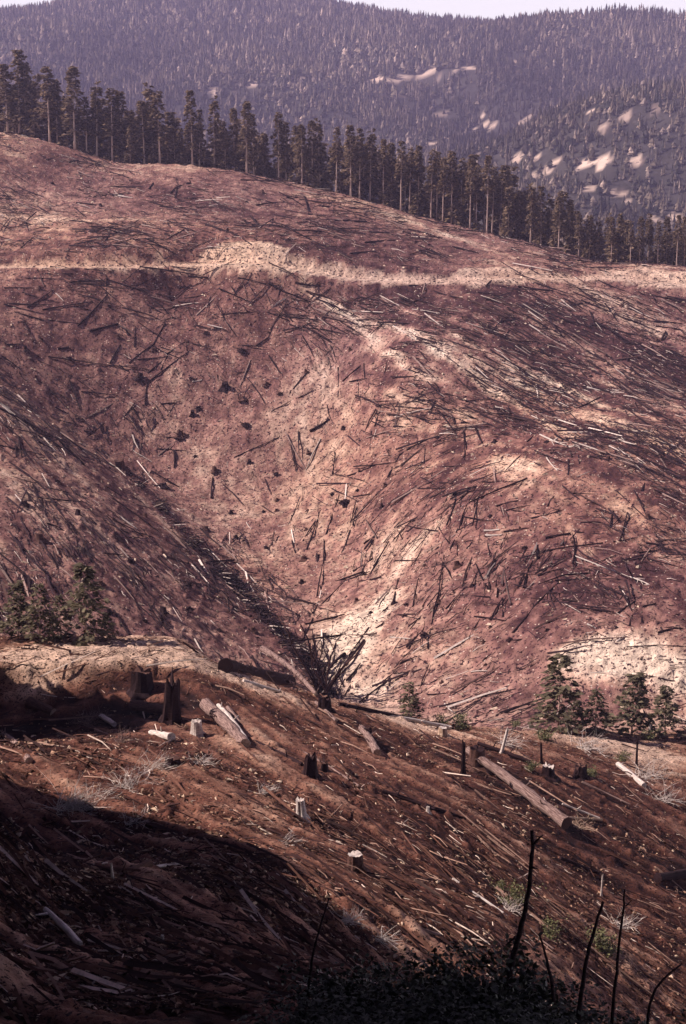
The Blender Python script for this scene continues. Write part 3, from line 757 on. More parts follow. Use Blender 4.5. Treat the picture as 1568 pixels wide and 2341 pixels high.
# they stand just beyond the crest line
crest_rows = np.array([(-250, 300, 545), (0, 305, 545), (90, 322, 536), (180, 348, 528), (300, 376, 522), (430, 380, 522), (560, 398, 515), (700, 428, 508), (800, 450, 502), (900, 480, 496), (1000, 508, 490),
    (1110, 536, 482), (1200, 552, 474), (1300, 584, 460), (1370, 604, 450), (1460, 606, 448), (1568, 618, 444), (1800, 640, 440)], float)
def crest_Y(u): return np.interp(u, crest_rows[:, 0], crest_rows[:, 2]) * HS
kinds = {'t': 'tall broad-crowned conifer', 'b': 'tall bare-trunked conifer', 's': 'short bushy conifer'}
cnt = {}
for k, (u, v, vt, kd) in enumerate(front):
    Y = float(crest_Y(u)) + 4 + (k * 7 % 5) * 1.3
    p = point(u, v, Y); z = float(HILL(p[0], p[1]))
    top = point(u, vt, Y)[2]
    h = top - z + .6
    cnt[kd] = cnt.get(kd, 0) + 1
    lab = '%s fronting the ridge stand, %s such from left' % (kinds[kd], ordinal(cnt[kd]))
    pool = {'t': tall, 'b': bare, 's': bushy}[kd]
    tree(pool[k % len(pool)], (p[0], p[1], z - .4), h + .4, lab, 'conifers along the front edge of the ridge stand', k * 1.7, h0=16.0 if kd == 's' else 30.0, sx=.8 if kd == 's' else (1.0 if u > 420 else 1.2) * (.82 + .1 * (k * 5 % 5)))
rs = np.random.default_rng(5)
nback = 150
for k in range(nback):
    u = -60 + 1690 * (k + rs.random()) / nback
    Y = float(crest_Y(u)) + 11 + 44 * rs.random() ** 1.2
    x = (u - 784) / F * Y; z = float(HILL(x, Y))
    vt = np.interp(u, [-60, 60, 350, 560, 730, 900, 1100, 1300, 1360, 1600], [205, 205, 270, 300, 325, 352, 392, 476, 520, 520]) + rs.normal(0, 26)
    top = point(u, vt, Y)[2]; h = float(np.clip(top - z, 9, 34))
    pool = tall if k % 3 else bare
    tree(pool[k % len(pool)], (x, Y, z - .5), h, 'conifer deep in the dark inner rows of the ridge stand', 'inner conifers of the ridge stand', k * 2.1)
# brush at the foot of the stand
under = [conifer(170 + k, 6, .02, 1.9, 60, .9, 7, .09, DK * 1.1, LT * 1.2) for k in range(2)]
for t, c in under: t.materials.append(M['bark']); c.materials.append(M['needles'])
for k in range(64):
    u = 30 + 1530 * (k + rs.random()) / 64
    Y = float(crest_Y(u)) + 6 + 8 * rs.random(); x = (u - 784) / F * Y; z = float(HILL(x, Y))
    tree(under[k % 2], (x, Y, z - .3), 4 + 6 * rs.random(), 'low young conifer filling the foot of the ridge stand', 'young conifers under the ridge stand', k * 1.3, name='young_conifer', h0=6.0)

# ------------------------------------------------------------------ young conifers beside the near slope
GD, GL = np.array([.06, .05, .034]), np.array([.26, .215, .14])
young = [conifer(200 + k, 8, .04, 2.9, nb, .62, 9, .10, GD, GL, gap=.05, droop=.05, top=.8) for k, nb in enumerate((100, 84, 110))]
for t, c in young: t.materials.append(M['bark']); c.materials.append(M['needles'])
yc = [(172, 1476, 1288, 2.5, 0, 'pale green young conifer behind the landing, tallest of the left group'), (62, 1478, 1335, 3.5, 1, 'young conifer behind the landing at the picture\'s left edge'),
      (224, 1474, 1400, 3.5, 2, 'small young conifer behind the landing with a thin pale stem'), (112, 1478, 1360, 5, 1, 'half-hidden young conifer between the two tall ones behind the landing'), (10, 1478, 1330, 6, 2, 'young conifer cut by the left picture edge behind the landing'),
      (1305, 1684, 1500, 5, 0, 'tallest young conifer on the right beyond the near slope\'s rim'), (1395, 1686, 1575, 4, 1, 'dark small young conifer between two taller ones at the right rim'), (1482, 1690, 1540, 3.5, 2, 'young conifer at the right rim with a pale stub before it'),
      (945, 1655, 1560, 7, 1, 'lone young conifer beyond the rim below the pale slide'), (1562, 1694, 1570, 5, 0, 'young conifer cut by the right picture edge at the rim'), (1345, 1684, 1600, 6, 2, 'low young conifer half hidden between the right rim conifers')]
for k, (u, v, vt, dy, kd, lab) in enumerate(yc):
    P0, ok = near_hit([u], [v + 4]); p = P0[0]
    Y = p[1] + dy; x = (u - 784) / F * Y; z = float(NEAR(x, Y)); top = point(u, vt, Y)[2]
    tree(young[kd], (x, Y, z - .15), top - z + .15, lab, 'young conifers along the rim of the near slope', k * 1.9, name='young_conifer', h0=8.0, sx=1.2 if u > 700 else 1.05)

# unseen trees added on the left to shade the landing and the bottom bank
for k, (x, y, h) in enumerate([(-44, 112, 25), (-46, 114.5, 26), (-47, 116.5, 25), (-45, 109.5, 24), (-50, 113, 27), (-42, 115.5, 21), (-43, 113.5, 23), (-46, 129, 12)]):
    tree(tall[k % 5], (x, y, float(NEAR(x, y)) - .4), h, 'unseen tall conifer beyond the left picture edge, added to shade the landing', 'unseen conifers added to shade the landing', k * 2.0, sx=1.3)
rs = np.random.default_rng(15)
for k in range(14):
    y = 8 + 38 * (k + rs.random()) / 14; x = -19 - 5 * rs.random(); z = float(NEAR(x, y))
    tree(tall[k % 5], (x, y, z - .4), 17 + rs.normal(0, 1) - z, 'unseen tall conifer beyond the left picture edge, added to shade the bottom bank', 'unseen conifers added to shade the bottom bank', k * 2.0, sx=1.3)

# ------------------------------------------------------------------ logs and stumps on the burnt hill
def unit_log(seed, sides=8, stubs=0, taper=.6, bow=.0):
    rs = np.random.default_rng(seed); n = 7
    t = np.linspace(0, 1, n)
    AS = 24.0                                # built at true slenderness, then squeezed to unit length
    P = np.column_stack([t * AS, bow * np.sin(t * 3.14) + rs.normal(0, .12, n), rs.normal(0, .12, n) * .6])
    rad = 1 - (1 - taper) * t + rs.normal(0, .05, n)
    b = Build(); b.add(*ring_tube(P, rad, sides, .1, True, rs))
    for k in range(stubs):
        x = (.25 + .7 * rs.random()) * AS; a = rs.random() * 3.14
        d = np.array([.8 + .3 * rs.normal(), math.cos(a), math.sin(a)]); L = 1.5 + 3.5 * rs.random()
        b.add(*ring_tube(np.array([[x, 0, 0], [x + d[0] * L * .5, d[1] * L * .5, d[2] * L * .5], [x + d[0] * L, d[1] * L, d[2] * L]]), [.34, .24, .10], 4, 0, False)[:2])
    b.V = [v / np.array([AS, 1, 1]) for v in b.V]
    return b.mesh('log', True, colors=False)
LOGM = {}
for tone, mat in (('charred', 'char'), ('scorched', 'brown'), ('grey', 'grey'), ('bleached', 'bleach')):
    ms = [unit_log(300 + k, 8, st, tp, bw) for k, (st, tp, bw) in enumerate(((0, .75, .3), (0, .45, -.6), (3, .5, .5), (6, .35, 1.2), (4, .6, -1.0)))]
    for m in ms: m.materials.append(M[mat])
    LOGM[tone] = ms
def frame(P, Q, n=None):
    """matrix whose x axis runs from P to Q"""
    x = Vector(Q - P); L = x.length; x.normalize()
    up = Vector((0, 0, 1)) if abs(x.z) < .95 else Vector((1, 0, 0))
    y = up.cross(x).normalized(); z = x.cross(y)
    m = Matrix((x, y, z)).transposed().to_4x4(); m.translation = Vector(P)
    return m, L
def zone(u, v):
    road_v = np.interp(u, [0, 540, 700, 800, 1000, 1200, 1568], [600, 595, 615, 632, 640, 630, 645])
    if v < road_v: return 'above the haul road'
    if v > 900 + u * .946: return 'on the gully\'s near flank'
    if u > 640 and v < 560 + u * .34 and v > 600: return 'on the streaked spur'
    if v < 860 and u <= 700: return 'just below the haul road'
    if u < 930: return 'in the pale bowl'
    return 'right of the pale slide'
def T(rows, x0, y0, k):
    return [(x0 + r[0] * k, y0 + r[1] * k, x0 + r[2] * k, y0 + r[3] * k, r[4] * k, r[5] if len(r) > 5 else 'c') for r in rows]
logs = T([(410, 425, 540, 392, 14), (355, 400, 490, 258, 9), (195, 325, 425, 288, 7), (125, 315, 240, 235, 8), (590, 570, 700, 485, 7), (700, 485, 755, 385, 6), (630, 552, 760, 540, 7), (760, 530, 850, 470, 7), (680, 655, 870, 510, 8), (665, 760, 675, 655, 8), (735, 600, 765, 535, 6), (675, 615, 750, 550, 6), (220, 540, 500, 580, 7), (500, 580, 690, 600, 6), (505, 570, 550, 485, 9), (265, 505, 315, 500, 14), (585, 440, 560, 400, 8), (615, 495, 620, 400, 6), (110, 380, 155, 475, 6), (130, 760, 240, 900, 9), (240, 880, 280, 880, 8), (370, 700, 540, 718, 7), (610, 780, 645, 840, 9), (345, 825, 380, 828, 10), (385, 880, 430, 880, 9), (145, 875, 175, 878, 8), (795, 970, 795, 1050, 11), (720, 960, 850, 968, 6), (760, 910, 865, 895, 7), (1415, 880, 1505, 825, 12), (1325, 705, 1400, 615, 7), (1545, 590, 1545, 720, 7), (1240, 790, 1330, 740, 5), (1330, 740, 1440, 690, 6), (1070, 1000, 1280, 905, 5), (735, 755, 800, 750, 6), (765, 810, 800, 755, 5), (1170, 490, 1230, 450, 8), (1520, 1075, 1530, 980, 10), (85, 905, 100, 1000, 10), (70, 950, 75, 1000, 9), (25, 840, 45, 890, 8), (490, 870, 497, 940, 6), (20, 300, 200, 345, 7), (30, 330, 210, 378, 7), (140, 360, 360, 388, 5), (30, 485, 105, 480, 8), (180, 450, 200, 475, 9), (20, 225, 150, 225, 6), (60, 165, 330, 160, 7), (230, 130, 470, 160, 8), (120, 180, 290, 185, 6), (300, 200, 480, 190, 6), (640, 130, 950, 178, 9), (860, 172, 950, 180, 10), (380, 205, 660, 240, 8), (690, 265, 860, 315, 6, 'g'), (860, 315, 1000, 355, 6), (1010, 350, 1160, 335, 6), (720, 345, 800, 310, 5), (1320, 375, 1220, 335, 7), (1090, 180, 1230, 215, 8), (1230, 205, 1300, 240, 12), (1290, 240, 1420, 290, 9), (1350, 200, 1460, 215, 10), (1400, 240, 1510, 275, 8), (255, 250, 290, 285, 6, 'b'), (880, 655, 925, 645, 8, 'b'), (370, 935, 400, 955, 6, 'b')], 0, 546, .5)
logs += T([(480, 340, 690, 378, 6), (680, 425, 720, 380, 8), (720, 380, 850, 362, 9), (740, 450, 780, 380, 7), (300, 215, 460, 200, 7), (300, 300, 360, 275, 8), (830, 320, 910, 375, 6, 'b'), (1125, 400, 1225, 375, 6), (1085, 350, 1115, 405, 6), (1235, 460, 1240, 505, 9), (1455, 465, 1475, 425, 10), (1300, 560, 1310, 535, 10), (1165, 190, 1290, 240, 8), (1060, 175, 1110, 220, 6, 'b'), (1040, 305, 1130, 290, 8), (655, 220, 680, 190, 8), (800, 220, 960, 240, 10), (705, 800, 770, 800, 11), (755, 770, 765, 800, 8), (560, 745, 660, 735, 8), (420, 665, 440, 700, 8), (345, 710, 500, 715, 6), (395, 790, 420, 740, 8), (440, 790, 520, 900, 7), (500, 815, 510, 850, 10), (550, 880, 555, 1010, 7), (605, 865, 635, 935, 9), (540, 840, 580, 845, 9), (205, 1090, 260, 990, 9), (260, 990, 360, 930, 8), (20, 1085, 145, 1035, 9), (370, 1030, 375, 960, 6), (350, 1050, 550, 1040, 6), (840, 930, 880, 890, 7), (745, 1060, 830, 975, 7), (900, 895, 1060, 960, 8, 'b'), (1020, 915, 1140, 905, 8), (1025, 950, 1045, 1000, 9), (1030, 1010, 1030, 1080, 8), (950, 985, 985, 950, 7), (930, 1000, 980, 1060, 6, 'b'), (1075, 990, 1080, 1030, 6), (750, 595, 870, 640, 7, 'b'), (870, 640, 960, 690, 6, 'g'), (1115, 680, 1260, 705, 9, 'b'), (1450, 930, 1525, 950, 7, 'b'), (0, 650, 80, 580, 7), (70, 660, 72, 740, 6), (95, 570, 100, 640, 6), (130, 880, 125, 980, 5), (30, 655, 110, 640, 6), (520, 405, 640, 440, 8), (560, 450, 700, 500, 7), (690, 440, 800, 470, 8), (740, 465, 900, 470, 7), (780, 490, 910, 520, 7), (900, 520, 1040, 560, 7), (1000, 580, 1110, 600, 8), (1120, 560, 1240, 640, 9), (1150, 530, 1230, 580, 9), (1240, 640, 1330, 700, 9), (1290, 700, 1400, 780, 8), (1000, 420, 1110, 510, 8), (940, 380, 1040, 440, 8), (230, 400, 340, 470, 7, 'b'), (60, 330, 220, 400, 6, 'g'), (1180, 250, 1330, 330, 6, 'g'), (1420, 380, 1550, 390, 9), (1430, 400, 1560, 420, 7), (910, 410, 1050, 440, 6), (660, 540, 760, 600, 6, 'g'), (1000, 660, 1120, 680, 7), (1230, 880, 1330, 930, 7), (1340, 920, 1430, 960, 6), (850, 770, 970, 850, 6, 'g')], 784, 546, .5)
logs += T([(45, 430, 135, 370, 14), (140, 405, 165, 370, 8), (95, 305, 130, 280, 10), (230, 570, 250, 465, 9), (435, 565, 462, 355, 8), (500, 520, 745, 370, 8), (470, 600, 555, 505, 7), (320, 590, 345, 460, 8), (600, 690, 820, 360, 9), (820, 360, 840, 310, 8), (775, 710, 885, 575, 12), (885, 575, 985, 480, 7), (910, 570, 1075, 560, 9), (1070, 595, 1235, 615, 14), (730, 635, 725, 525, 6), (600, 635, 745, 655, 7), (925, 275, 1040, 255, 11), (1070, 250, 1215, 260, 11), (1265, 290, 1300, 160, 11), (1235, 295, 1345, 272, 8), (1085, 208, 1180, 205, 7), (645, 245, 715, 240, 12, 'b'), (650, 265, 725, 262, 11, 'b'), (735, 248, 850, 232, 9), (1060, 360, 1310, 455, 9, 'b'), (1310, 455, 1400, 490, 5, 'b'), (1230, 390, 1390, 365, 9), (1390, 370, 1560, 415, 8), (1350, 345, 1480, 330, 9), (970, 470, 1270, 465, 6), (1340, 450, 1550, 475, 8), (1360, 495, 1365, 660, 8), (1255, 620, 1335, 565, 9), (1370, 590, 1430, 575, 9), (1440, 710, 1555, 690, 12), (1310, 675, 1320, 630, 7), (1250, 60, 1390, 190, 6), (1330, 60, 1390, 185, 6), (1365, 60, 1380, 25, 9), (935, 130, 965, 85, 8), (860, 185, 995, 150, 8), (700, 130, 800, 105, 8), (745, 150, 860, 125, 7), (770, 150, 900, 165, 7), (635, 20, 800, 18, 6), (345, 50, 470, 48, 7), (440, 25, 500, 28, 9), (520, 70, 680, 50, 6), (1030, 70, 1145, 75, 7), (630, 98, 690, 45, 6), (555, 180, 680, 200, 5), (45, 88, 130, 75, 7), (50, 200, 85, 175, 7), (150, 955, 230, 895, 9), (230, 895, 310, 885, 8), (260, 850, 350, 815, 8), (340, 825, 385, 850, 7), (385, 992, 465, 985, 10), (215, 730, 310, 738, 6, 'b'), (465, 1035, 510, 1075, 8, 'b'), (585, 890, 660, 885, 6, 'b'), (5, 860, 40, 800, 10), (35, 805, 95, 745, 8), (150, 690, 190, 665, 9), (185, 610, 205, 590, 8), (1290, 905, 1450, 915, 10), (1440, 915, 1560, 940, 9), (1250, 750, 1290, 720, 7, 'b'), (1115, 670, 1155, 690, 5, 'b'), (300, 305, 385, 270, 5), (490, 330, 510, 285, 6), (565, 325, 590, 295, 6), (240, 380, 380, 382, 6), (1220, 225, 1235, 150, 7), (890, 450, 1010, 415, 5), (790, 560, 870, 480, 5, 'b')], 784, 1092, .5)
logs += T([(545, 175, 625, 235, 8, 'b'), (520, 450, 615, 560, 9, 'g'), (615, 560, 650, 640, 6), (780, 445, 825, 490, 8, 'g'), (825, 490, 850, 525, 6), (520, 610, 590, 720, 14), (590, 720, 680, 765, 9), (385, 520, 410, 565, 10), (345, 560, 385, 630, 8), (700, 715, 810, 750, 10), (685, 610, 710, 570, 10), (710, 600, 770, 700, 7), (1310, 545, 1440, 580, 11), (1450, 540, 1480, 380, 9), (1480, 380, 1480, 280, 8), (1490, 260, 1550, 80, 8), (1400, 330, 1465, 150, 8), (1385, 290, 1440, 200, 7), (1470, 580, 1568, 480, 7), (1385, 740, 1430, 640, 9), (1430, 620, 1450, 580, 10), (1335, 290, 1350, 345, 8), (965, 95, 972, 0, 8), (300, 60, 325, 120, 8), (150, 30, 215, 180, 8), (170, 110, 225, 200, 8), (215, 210, 290, 240, 8), (245, 180, 265, 215, 8), (350, 270, 365, 360, 9), (390, 330, 465, 395, 7), (320, 205, 350, 260, 8), (215, 350, 265, 415, 9), (415, 480, 460, 545, 7), (530, 265, 600, 330, 7), (550, 275, 640, 275, 6), (800, 120, 880, 180, 6, 'g'), (1200, 600, 1290, 650, 9), (1060, 600, 1180, 650, 7), (1250, 640, 1340, 760, 10), (1330, 740, 1440, 830, 9)], 0, 1092, .5)
logs += T([(780, 885, 820, 850, 8), (820, 850, 870, 840, 7), (800, 905, 810, 850, 7), (1170, 940, 1300, 925, 8), (1145, 990, 1190, 1045, 10), (1110, 1005, 1130, 1030, 8), (1200, 1100, 1330, 1095, 7), (1190, 1040, 1250, 1000, 6), (1390, 900, 1410, 980, 9), (1410, 980, 1480, 990, 9), (1310, 905, 1360, 905, 8), (1470, 945, 1520, 945, 10), (350, 930, 440, 940, 9), (400, 1085, 520, 1080, 7), (480, 1105, 500, 1070, 8), (700, 1100, 702, 1150, 8), (520, 1070, 600, 1040, 6), (505, 790, 590, 815, 8), (590, 825, 640, 835, 8), (680, 865, 700, 835, 7), (345, 710, 440, 740, 10), (315, 745, 360, 735, 8), (1100, 825, 1240, 830, 8), (1240, 825, 1390, 865, 8), (690, 925, 860, 975, 8), (840, 985, 900, 1005, 9), (940, 1030, 1090, 1080, 8), (1080, 1075, 1150, 1120, 8), (540, 895, 605, 905, 7, 'b')], 0, 0, .5)
logs += T([(100, 1110, 240, 1100, 8), (300, 1050, 420, 1080, 9), (150, 990, 310, 1050, 7, 'g'), (0, 1010, 110, 1015, 9), (30, 1160, 150, 1150, 8), (500, 1130, 620, 1160, 8), (1060, 1165, 1200, 1190, 8)], 784, 0, .5)
logs += T([(970, 530, 800, 720, 40), (1190, 280, 940, 620, 14), (1150, 400, 850, 790, 26), (890, 430, 820, 640, 18), (680, 360, 700, 500, 22), (610, 290, 590, 400, 16), (780, 410, 750, 500, 14), (660, 680, 700, 760, 18), (560, 650, 670, 770, 12), (870, 850, 910, 920, 18), (760, 760, 800, 880, 26)], 546, 1365, .2488)
TONE = {'c': 'charred', 'g': 'grey', 'b': 'bleached', 's': 'scorched'}
rs = np.random.default_rng(77)
placed = []
A = np.array([[l[0], l[1], l[2], l[3]] for l in logs])
Pa, oa = hill_hit(A[:, 0], A[:, 1]); Pb, ob = hill_hit(A[:, 2], A[:, 3])
_, na = near_hit(A[:, 0], A[:, 1]); _, nb_ = near_hit(A[:, 2], A[:, 3])
for k, l in enumerate(logs):
    P, Q = Pa[k], Pb[k]
    L = np.linalg.norm(Q - P)
    if na[k] or nb_[k] or not (oa[k] and ob[k]) or L > 60 or L < .8: continue
    r = max(.13, l[4] * .5 * 1.0 / F * (P[1] + Q[1]) * .5)
    placed.append((P, Q, r, TONE[l[5]], l))
names_ = {}
entries = []
for (P, Q, r, tone, l) in placed:
    du, dv = l[2] - l[0], l[3] - l[1]; ln = math.hypot(du, dv)
    a = math.degrees(math.atan2(dv, du)) % 180
    ori = 'lying level' if a < 14 or a > 166 else 'pointing straight uphill' if 72 < a < 108 else 'slanting down rightward' if a <= 72 else 'slanting down leftward'
    size = ('long ' if ln > 75 else 'short ' if ln < 32 else '') + ('thick ' if l[4] > 5.4 else 'thin ' if l[4] < 3.3 else '')
    entries.append((size + tone + ' log ' + ori + ' ' + zone((l[0] + l[2]) / 2, (l[1] + l[3]) / 2), min(l[0], l[2])))
def rank_labels(entries):
    by = {}
    for k, (lab, u) in enumerate(entries): by.setdefault(lab, []).append((u, k))
    out = {}
    for lab, items in by.items():
        items.sort()
        for j, (u, k) in enumerate(items):
            out[k] = lab if len(items) == 1 else lab + ', %s such from left' % ordinal(j + 1)
    return out
labs = rank_labels(entries)
for k, (P, Q, r, tone, l) in enumerate(placed):
    lift = np.array([0, 0, r * .55])
    m, L = frame(P + lift, Q + lift)
    ms = LOGM[tone]
    me = ms[[0, 1, 0, 2][k % 4]] if r > .55 else ms[k % 5]
    o = link('fallen_log', me, None, None, labs[k], 'log', 'logs strewn over the burnt hillside')
    rr = r if k % 3 else r * .9
    o.matrix_world = m @ Matrix.Diagonal((L, rr, rr, 1)) @ Matrix.Rotation(k * 1.1, 4, 'X')
print('hill logs', len(placed))

def stump_mesh(seed, sides=12, rough=.12, flare=.55, h=1.0, roots=5, spiky=False):
    """a burnt stump one unit in radius: flared foot, split rim, root spurs"""
    rs = np.random.default_rng(seed); b = Build()
    lv = np.array([-.35, 0, .15, .4, .75, 1.0]) * h
    fl = np.array([1.6, 1.32, 1.12, 1.0, .95, .93]) * np.array([1 + flare * .35, 1 + flare * .25, 1, 1, 1, 1])
    ph = rs.random() * 6; V = []
    th = np.arange(sides) / sides * 6.283
    rootw = .22 * np.maximum(0, np.cos(th * roots + ph))
    prof = 1 + rough * (rs.random(sides) - .5) * 2
    for z, f in zip(lv, fl):
        r = f * prof * (1 + rootw * max(0, 1.2 - z / h * 1.3))
        zz = np.full(sides, z) + (rs.normal(0, .13 * h if spiky else .05 * h, sides) if z == lv[-1] else 0)
        V.append(np.stack([np.cos(th) * r, np.sin(th) * r, zz], -1))
    V = np.vstack(V + [np.array([[0, 0, lv[-1] - .06 * h]])])
    q = [(k * sides + s, k * sides + (s + 1) % sides, (k + 1) * sides + (s + 1) % sides, (k + 1) * sides + s) for k in range(len(lv) - 1) for s in range(sides)]
    side = Build(); side.add(V, np.array(q))
    o = (len(lv) - 1) * sides
    side.add(V[np.r_[o:o + sides, len(V) - 1]], np.array([(s, (s + 1) % sides, sides) for s in range(sides)]))
    for k in range(roots if spiky else 0):
        a = rs.random() * 6.283; L = 1.6 + 1.8 * rs.random(); z1 = rs.normal(.15, .35)
        d = np.array([math.cos(a), math.sin(a), 0])
        side.add(*ring_tube(np.array([d * .4 + (0, 0, .3), d * 1.2 + (0, 0, .35 + z1 * .4), d * L + (0, 0, .1 + z1)]), [.34, .24, .06], 5, .1, False)[:2])
    return side
def stump_variant(seed, mat, **kw):
    b = stump_mesh(seed, **kw); m = b.mesh('stump', False, colors=False); m.materials.append(M[mat]); return m
SV = [stump_variant(400, 'char', roots=5, h=1.5), stump_variant(401, 'char', roots=6, spiky=True), stump_variant(402, 'brown', roots=4, spiky=True, h=1.5), stump_variant(403, 'brown', roots=5, h=1.3), stump_variant(404, 'char', roots=8, spiky=True, h=1.1)]
stumps = [(515, 885, 22), (553, 803, 18), (608, 882, 14), (555, 914, 17), (453, 934, 14), (440, 947, 12), (563, 972, 20), (410, 998, 26), (275, 1072, 32), (446, 1043, 10), (570, 1057, 11), (632, 1084, 12), (633, 1143, 11), (632, 1168, 10), (602, 1170, 9), (528, 1172, 12), (373, 1113, 26), (490, 1078, 18), (705, 1034, 10), (785, 978, 12), (873, 1158, 10), (790, 1150, 28), (472, 1212, 18), (92, 1234, 24), (295, 1282, 22), (178, 1176, 18), (57, 1154, 22), (190, 1337, 12), (230, 1334, 16), (430, 1338, 18), (372, 1398, 22), (432, 1394, 22), (580, 1444, 18), (695, 1278, 16), (608, 1252, 12), (900, 1379, 12), (928, 1382, 12), (1003, 1377, 11), (1045, 1294, 18), (1195, 1313, 13), (925, 1408, 10), (817, 1121, 10), (832, 1311, 10), (815, 1373, 12), (848, 1401, 10), (1165, 1463, 12), (970, 1453, 22), (1105, 1468, 10), (1120, 1433, 9), (1200, 1253, 13), (318, 866, 18), (437, 864, 11), (270, 770, 10), (1390, 1050, 12), (1250, 1010, 12), (1130, 1010, 10), (1000, 1000, 10), (1310, 1240, 12), (1480, 1180, 12), (1040, 1130, 11), (1120, 1180, 9), (945, 1190, 9), (880, 1110, 10), (700, 1210, 9), (760, 1130, 10), (540, 1230, 10), (130, 1100, 14), (260, 1190, 14), (330, 1180, 12), (500, 1440, 14), (250, 1400, 14), (330, 1420, 14), (100, 1290, 14), (460, 1300, 14), (540, 1390, 12), (690, 1330, 12), (640, 900, 10), (700, 850, 10), (350, 800, 12), (160, 820, 12), (60, 800, 12), (470, 760, 10), (800, 800, 10), (90, 660, 10), (250, 700, 9), (1080, 1340, 9), (1250, 1440, 10), (1400, 1400, 10), (1010, 1560, 9), (1110, 1520, 9), (230, 470, 9), (430, 420, 9), (600, 440, 9), (760, 520, 9), (120, 420, 9), (520, 530, 9), (980, 560, 9), (1420, 700, 10), (1500, 780, 10), (1350, 860, 10)]
S_ = np.array(stumps, float); P, ok = hill_hit(S_[:, 0], S_[:, 1]); _, nk = near_hit(S_[:, 0], S_[:, 1])
ent = []; use = []
for k in range(len(stumps)):
    if not ok[k] or nk[k]: continue
    w = stumps[k][2]
    ent.append((('broad ' if w > 19 else 'small ' if w < 11 else '') + ('root-splayed ' if k % 5 in (1, 2, 4) else 'round ') + ('scorched' if k % 5 in (2, 3) else 'charred') + ' stump ' + zone(stumps[k][0], stumps[k][1]), stumps[k][0])); use.append(k)
labs = rank_labels(ent)
for j, k in enumerate(use):
    r = S_[k, 2] * .5 / F * P[k, 1] * (.58 if k % 5 in (1, 2, 4) else .72)
    o = link('stump', SV[k % 5], None, None, labs[j], 'stump', 'burnt stumps on the hillside')
    n = HILL.normal(P[k:k + 1, 0], P[k:k + 1, 1], 2.0)[0]
    o.location = P[k]; o.scale = (r, r, r * (1.0 + .25 * (k % 3))); o.rotation_euler = (-n[1] * .5, n[0] * .5, k * 1.3)

# ------------------------------------------------------------------ slash: the litter of limbs and splinters nobody could count
def sticks(P, D, L, R, C, name, curve=0.0, rs=None):
    """three-sided sticks centred at P along D"""
    n = len(P); rs = rs or np.random.default_rng(1)
    ref = np.where((np.abs(D[:, 2]) > .9)[:, None], np.array([1.0, 0, 0]), np.array([0, 0, 1.0]))
    a = np.cross(D, ref); a /= np.linalg.norm(a, axis=1, keepdims=True); b = np.cross(D, a)
    rings = []
    offs = rs.normal(0, 1, (n, 2)) * curve * np.minimum(1, 2.5 / L)[:, None]
    for t, rr in ((-.5, 1.0), (0.0, .85), (.5, .45)):
        c = P + D * (L * t)[:, None] + ((a * offs[:, :1] + b * offs[:, 1:]) * L[:, None] if t == 0 else 0)
        for k in range(3):
            th = k * 2.094
            rings.append(c + (a * math.cos(th) + b * math.sin(th)) * (R * rr)[:, None])
    V = np.stack(rings, 1).reshape(-1, 3)
    f = []
    for s in (0, 3):
        for k in range(3):
            t = (k + 1) % 3
            f.append((s + k, s + t, s + 3 + t, s + 3 + k))
    Fq = (np.array(f)[None] + (np.arange(n) * 9)[:, None, None]).reshape(-1, 4)
    Ft = (np.array([(2, 1, 0), (6, 7, 8)])[None] + (np.arange(n) * 9)[:, None, None]).reshape(-1, 3)
    return mesh_np(name, V, [Fq, Ft], np.repeat(C, 9, 0))
def chips(P, size, C, name, rs):
    """uneven chunks: squashed four- to five-cornered lumps"""
    n = len(P)
    base = np.array([(1, 0, -.3), (-.5, .87, -.3), (-.5, -.87, -.3), (.1, 0, .9), (-.3, .3, .75)])
    V = base[None] * (1 + .5 * rs.normal(0, 1, (n, 5, 3)) * .6)
    th = rs.random(n) * 6.283; c, s = np.cos(th), np.sin(th)
    st = 1 + 1.2 * rs.random(n)
    x = V[..., 0] * st[:, None]; y = V[..., 1]
    V = np.stack([x * c[:, None] - y * s[:, None], x * s[:, None] + y * c[:, None], V[..., 2] * .6], -1) * size[:, None, None] + P[:, None]
    f = np.array([(0, 1, 4), (0, 4, 3), (1, 2, 4), (2, 3, 4), (2, 0, 3), (0, 2, 1)])
    return mesh_np(name, V.reshape(-1, 3), [(f[None] + (np.arange(n) * 5)[:, None, None]).reshape(-1, 3)], np.repeat(C, 5, 0))

